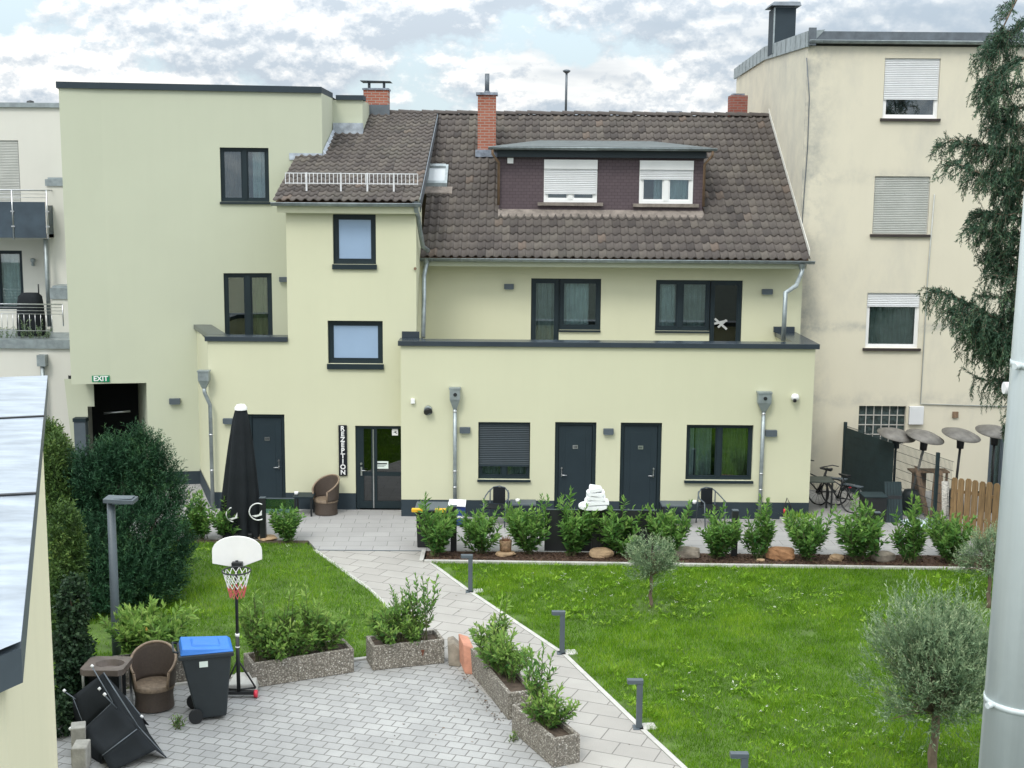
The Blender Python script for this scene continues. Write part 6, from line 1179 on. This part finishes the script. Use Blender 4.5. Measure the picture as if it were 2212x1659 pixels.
# wooden fence
w0, w1 = Vector((10.28, 29.6)), Vector((12.6, 27.55)); PWd = Pl(w0, w1); WF = thing('picket_fence', 'honey brown wooden picket fence with rounded tops', 'fence', (11, 29, 0)); i = 0; u = 0
while u < PWd.len-.15:
    w = MB(); h = 1.42+random.uniform(-.02, .02); dd = -.012 if i % 2 else .0; pts = [PWd.pt(u, .04, dd), PWd.pt(u+.145, .04, dd), PWd.pt(u+.145, h-.05, dd), PWd.pt(u+.11, h, dd), PWd.pt(u+.035, h, dd), PWd.pt(u, h-.05, dd)]
    w.prism(pts, (PWd.n.x*.022, PWd.n.y*.022, 0)); w.build('picket', M['wood'], WF, .003); u += .165; i += 1
for z in (.45, 1.05): w = MB(); PWd.box(w, 0, z, .025, PWd.len, z+.07, .06); w.build('rail', M['wood'], WF)
bt_ = G(2062, 1150); o = thing('birch_log', 'upright pale birch log beside the black fence post', 'log', (10.22, 29.75, 0)); w = MB(); w.tube([(10.22, 29.75, 0), (10.23, 29.76, .6), (10.20, 29.78, 1.25)], [.09, .08, .085], 12); w.build('log', M['birch'], o)
for (x, Y, wd, h, ln, lab) in ((1978, 32.0, .30, 1.05, .10, 'widest brown board leaning behind the mesh fence'), (1997, 31.6, .13, 1.22, -.22, 'tall thin brown plank leaning left behind the mesh fence'), (2012, 31.5, .22, 1.12, .16, 'reddish brown board in the middle behind the mesh fence'), (2026, 31.0, .16, 1.25, .02, 'weathered plank next to the black fence post'), (2003, 31.2, .10, .85, .45, 'short lath slanting right behind the mesh fence')):
    c = P(x, 1100, Y); w = MB(); w.hexa([(c.x-wd/2, Y-.25, 0), (c.x+wd/2, Y-.25, 0), (c.x+wd/2, Y-.225, 0), (c.x-wd/2, Y-.225, 0), (c.x-wd/2+ln, Y+.1, h), (c.x+wd/2+ln, Y+.1, h*.97), (c.x+wd/2+ln, Y+.125, h*.97), (c.x-wd/2+ln, Y+.125, h)]); tag(w.build('wooden_board', M['oldwood']), lab, 'board', 'boards behind the mesh fence')
c = P(2000, 1100, 31.9); w = MB(); w.box(c.x-.45, 31.75, 1.02, c.x+.5, 32.15, 1.06); w.box(c.x-.42, 31.78, 0, c.x-.37, 31.83, 1.02); w.box(c.x+.42, 31.78, 0, c.x+.47, 31.83, 1.02); tag(w.build('old_workbench', M['oldwood']), 'old brown wooden bench top behind the leaning boards', 'bench')
for (x, Y, wd, h, lab) in ((1885, 31.0, .55, .62, 'black crate in front of the privacy screen'), (1930, 30.9, .42, .95, 'black slatted panel leaning on the mesh fence')):
    c = P(x, 1100, Y); o = thing('black_crate' if h < .7 else 'leaning_panel', lab, 'crate' if h < .7 else 'panel', (c.x, Y, 0)); w = MB()
    if h < .7: w.box(c.x-wd/2, Y-.25, .02, c.x+wd/2, Y+.25, h); w.build('box', M['black'], o, .02); w = MB(); w.box(c.x-wd/2-.02, Y-.27, h+.001, c.x+wd/2+.02, Y+.27, h+.03); w.build('lid', M['screen'], o, .008)
    else:
        for k in range(6): u = c.x-wd/2+k*wd/6; w.hexa([(u, Y-.15, 0), (u+wd/6.6, Y-.15, 0), (u+wd/6.6, Y-.12, 0), (u, Y-.12, 0), (u, Y+.15, h), (u+wd/6.6, Y+.15, h), (u+wd/6.6, Y+.18, h), (u, Y+.18, h)])
        w.build('slats', M['screen'], o)
        w = MB(); w.hexa([(c.x-wd/2, Y+.02, .55), (c.x+wd/2, Y+.02, .55), (c.x+wd/2, Y+.05, .55), (c.x-wd/2, Y+.05, .55), (c.x-wd/2, Y+.04, .63), (c.x+wd/2, Y+.04, .63), (c.x+wd/2, Y+.07, .63), (c.x-wd/2, Y+.07, .63)]); w.build('cross_bar', M['black'], o)
ts = G(2005, 1140); o = thing('plastic_sheet', 'crumpled pale plastic sheet on the ground by the mesh fence', 'sheet', (ts.x, ts.y, 0)); w = MB(); rows = []
for i in range(12):
    rows.append([(ts.x-.55+1.1*j/13+.04*math.sin(i*2.3), ts.y-.5+1.0*i/11+.05*math.sin(j*1.7), .03+.09*abs(math.sin(i*1.3+j*.9)*math.sin(j*1.1-i*.4))+.10*math.exp(-((i-6)**2+(j-6)**2)/14)) for j in range(14)])
w.grid(rows); w.build('sheet', M['tarp'], o)
fb = P(1735, 1112, 30.75); o = thing('flower_trough', 'low trough with yellowish plants at the right foot of the facade', 'planter', (fb.x, 30.7, 0)); w = MB(); w.box(fb.x-.55, 30.55, 0, fb.x+.3, 30.85, .10); w.build('trough', M['concrete'], o, .01); rr2 = np.random.default_rng(3); k = 160; c = np.stack([rr2.uniform(-.5, .25, k), rr2.uniform(-.1, .1, k), np.full(k, .1)], 1); d = nrm(rr2.normal(0, .35, (k, 3))+np.array((0, 0, 1))); V, Fc = leaves(c, d, rr2.uniform(.08, .25, k), rr2.uniform(.015, .03, k), rr2); npmesh('foliage', V+np.array((fb.x-fb.x, 0, 0)), Fc, M['weed'], o, rr2.random(k))
hk = P(1700, 1080, 30.9); o = thing('garden_hose', 'dark looped hose with orange nozzle leaning on the plinth near the bicycles', 'hose', (hk.x, 30.85, 0)); w = MB(); w.tube([(hk.x-.06, 30.85, .02), (hk.x-.06, 30.88, .35), (hk.x, 30.9, .56), (hk.x+.08, 30.9, .40), (hk.x+.2, 30.88, .1), (hk.x+.3, 30.85, .02)], .014, 8); w.build('tube', M['black'], o); w = MB(); w.tube([(hk.x-.06, 30.84, .20), (hk.x-.06, 30.84, .30)], .03, 8); w.build('nozzle', M['red'], o)
# neighbour's terrace: covered grill and trough plants
gb = P(66, 720, 36.4); gz = P(66, 735, 35.4).z; o = thing('covered_grill', 'grill under a black cover on the neighbouring terrace', 'grill', (gb.x, 36.4, gz)); a, b = P(40, 700, 36.4), P(92, 633, 36.4); w = MB(); w.smooth = True
w.grid([[(a.x+(b.x-a.x)*(.5+.5*k*math.copysign(abs(math.cos(t))**.6, math.cos(t))), 36.4+.3*k*math.copysign(abs(math.sin(t))**.6, math.sin(t)), gz+(b.z-gz)*z) for t in np.linspace(0, 2*math.pi, 25)[:-1]] for k, z in ((1., 0), (1.02, .3), (.95, .7), (.85, .92), (.6, 1.), (.02, 1.01))], True); w.build('cover', M['fabric'], o)
w = MB(); c = P(83, 620, 36.4); w.tube([(c.x, 36.4, b.z-.1), (c.x, 36.4, b.z+.25)], .02, 8); w.build('chimney_tube', M['black'], o)
gp = P(40, 715, 35.75); o = thing('trough_plants', 'loose grey green trough plants along the neighbouring terrace rail', 'plants', (gp.x, 35.75, gz)); rr2 = np.random.default_rng(31)
L = []
for i in range(46):
    xx = rr2.uniform(-1.0, .85); hh = rr2.uniform(.1, .35)*(1.9 if .0 < xx < .75 and rr2.random() < .5 else 1); L.append([Vector((xx, rr2.normal(0, .06), 0)), Vector((xx+rr2.normal(0, .05), rr2.normal(0, .08), hh*.6)), Vector((xx+rr2.normal(0, .1), rr2.normal(0, .1), hh))])
stems_mesh([[q+Vector((gp.x, 35.75, gz)) for q in l] for l in L], .006, 'stem', M['stem'], o, 4); V, Fc, tn = shoot_leaves(L, .022, .07, .35, .9, rr2, .1); npmesh('foliage', V, Fc, M['olive'], o, tn)
a, b = P(83, 766, 35.3), P(102, 790, 35.3); o = thing('rain_pipe', 'short grey rain hopper on the neighbouring wall above the annex roof', 'downpipe', ((a.x+b.x)/2, 35.3, 0)); w = MB(); w.box(a.x, 35.15, b.z, b.x, 35.39, a.z); w.build('hopper', M['zinc'], o); w = MB(); w.tube([((a.x+b.x)/2, 35.25, b.z), ((a.x+b.x)/2, 35.25, 0)], .06, 10); w.build('pipe', M['zinc'], o)
# far roofs and ground beyond are hidden; a plain sky closes the view
# ------------------------------------------------------------------ light
SE, SA = R(52), R(205)          # sun elevation, and compass direction it stands in
wd = bpy.data.worlds.new('World'); bpy.context.scene.world = wd; wd.use_nodes = True; nt = wd.node_tree; bg = nt.nodes['Background']
sky = N(nt, 'ShaderNodeTexSky'); sky.sky_type = 'NISHITA'; sky.sun_disc = False; sky.sun_elevation = SE; sky.sun_rotation = SA; sky.air_density = 1.; sky.dust_density = 1.5
tc = N(nt, 'ShaderNodeTexCoord'); sp = N(nt, 'ShaderNodeSeparateXYZ'); nt.links.new(tc.outputs['Generated'], sp.inputs[0])
def cn(scale, sc, det, rough, loc=(0, 0, 0)):
    mp = N(nt, 'ShaderNodeMapping'); mp.inputs['Scale'].default_value = sc; mp.inputs['Location'].default_value = loc; nt.links.new(tc.outputs['Generated'], mp.inputs[0])
    n = N(nt, 'ShaderNodeTexNoise', Scale=scale, Detail=det, Roughness=rough); nt.links.new(mp.outputs[0], n.inputs['Vector']); return n.outputs[0]
def math_(op, a, b):
    n = N(nt, 'ShaderNodeMath', operation=op)
    for i, v in ((0, a), (1, b)):
        if isinstance(v, (int, float)): n.inputs[i].default_value = v
        else: nt.links.new(v, n.inputs[i])
    return n.outputs[0]
def dens(dz):
    a = cn(5.2, (1, 1, 2.3), 3, .5, (.35, .1, .25+dz*2.3)); b = cn(11., (1, 1, 1.5), 12, .62, (1.2, .7, dz*1.5)); return math_('ADD', math_('MULTIPLY', a, .5), math_('MULTIPLY', b, .5))
D0_, D1_s = dens(0.), dens(.007)
mask = ramp(nt, D0_, [(.40, 0.), (.445, 1.)])
lit = math_('MULTIPLY_ADD', math_('SUBTRACT', D0_, D1_s), 7.); lit.node.inputs[2].default_value = .5
thick = ramp(nt, D0_, [(.47, 1.), (.60, .0)])
cl = ramp(nt, lit, [(.28, (5.8, 6.6, 7.4)), (.50, (8.6, 9.0, 9.3)), (.66, (11.8, 11.7, 11.3))])
grey = cn(3.6, (1, 1, 3.6), 5, .55, (4.3, 2.2, 1.4))
cl = mix(nt, ramp(nt, grey, [(.47, 0.), (.62, .8)]), cl, (4.5, 5.4, 6.3))
blue = mix(nt, .25, (8.0, 9.5, 10.2), sky.outputs[0])
col = mix(nt, mask, blue, cl)
# an overcast sky is brighter overhead than at the horizon
ma = N(nt, 'ShaderNodeMapRange'); nt.links.new(sp.outputs[2], ma.inputs[0]); ma.inputs[1].default_value = .08; ma.inputs[2].default_value = .85; ma.inputs[3].default_value = .88; ma.inputs[4].default_value = 2.6
col2 = N(nt, 'ShaderNodeVectorMath', operation='SCALE'); nt.links.new(col, col2.inputs[0]); nt.links.new(ma.outputs[0], col2.inputs[3])
nt.links.new(col2.outputs[0], bg.inputs[0]); bg.inputs[1].default_value = .085
ld = bpy.data.lights.new('sun', 'SUN'); ld.energy = 1.2; ld.angle = R(16); ld.color = (1, .96, .88); lo = bpy.data.objects.new('sun', ld); C.objects.link(lo)
sv = Vector((math.sin(SA)*math.cos(SE), math.cos(SA)*math.cos(SE), math.sin(SE))); lo.rotation_euler = sv.to_track_quat('Z', 'Y').to_euler()
vs = bpy.context.scene.view_settings; vs.view_transform = 'Standard'; vs.look = 'None'; vs.exposure = 0.45; vs.gamma = 1.
bpy.context.scene.cycles.max_bounces = 8; bpy.context.scene.cycles.transparent_max_bounces = 12; bpy.context.scene.cycles.use_denoising = True
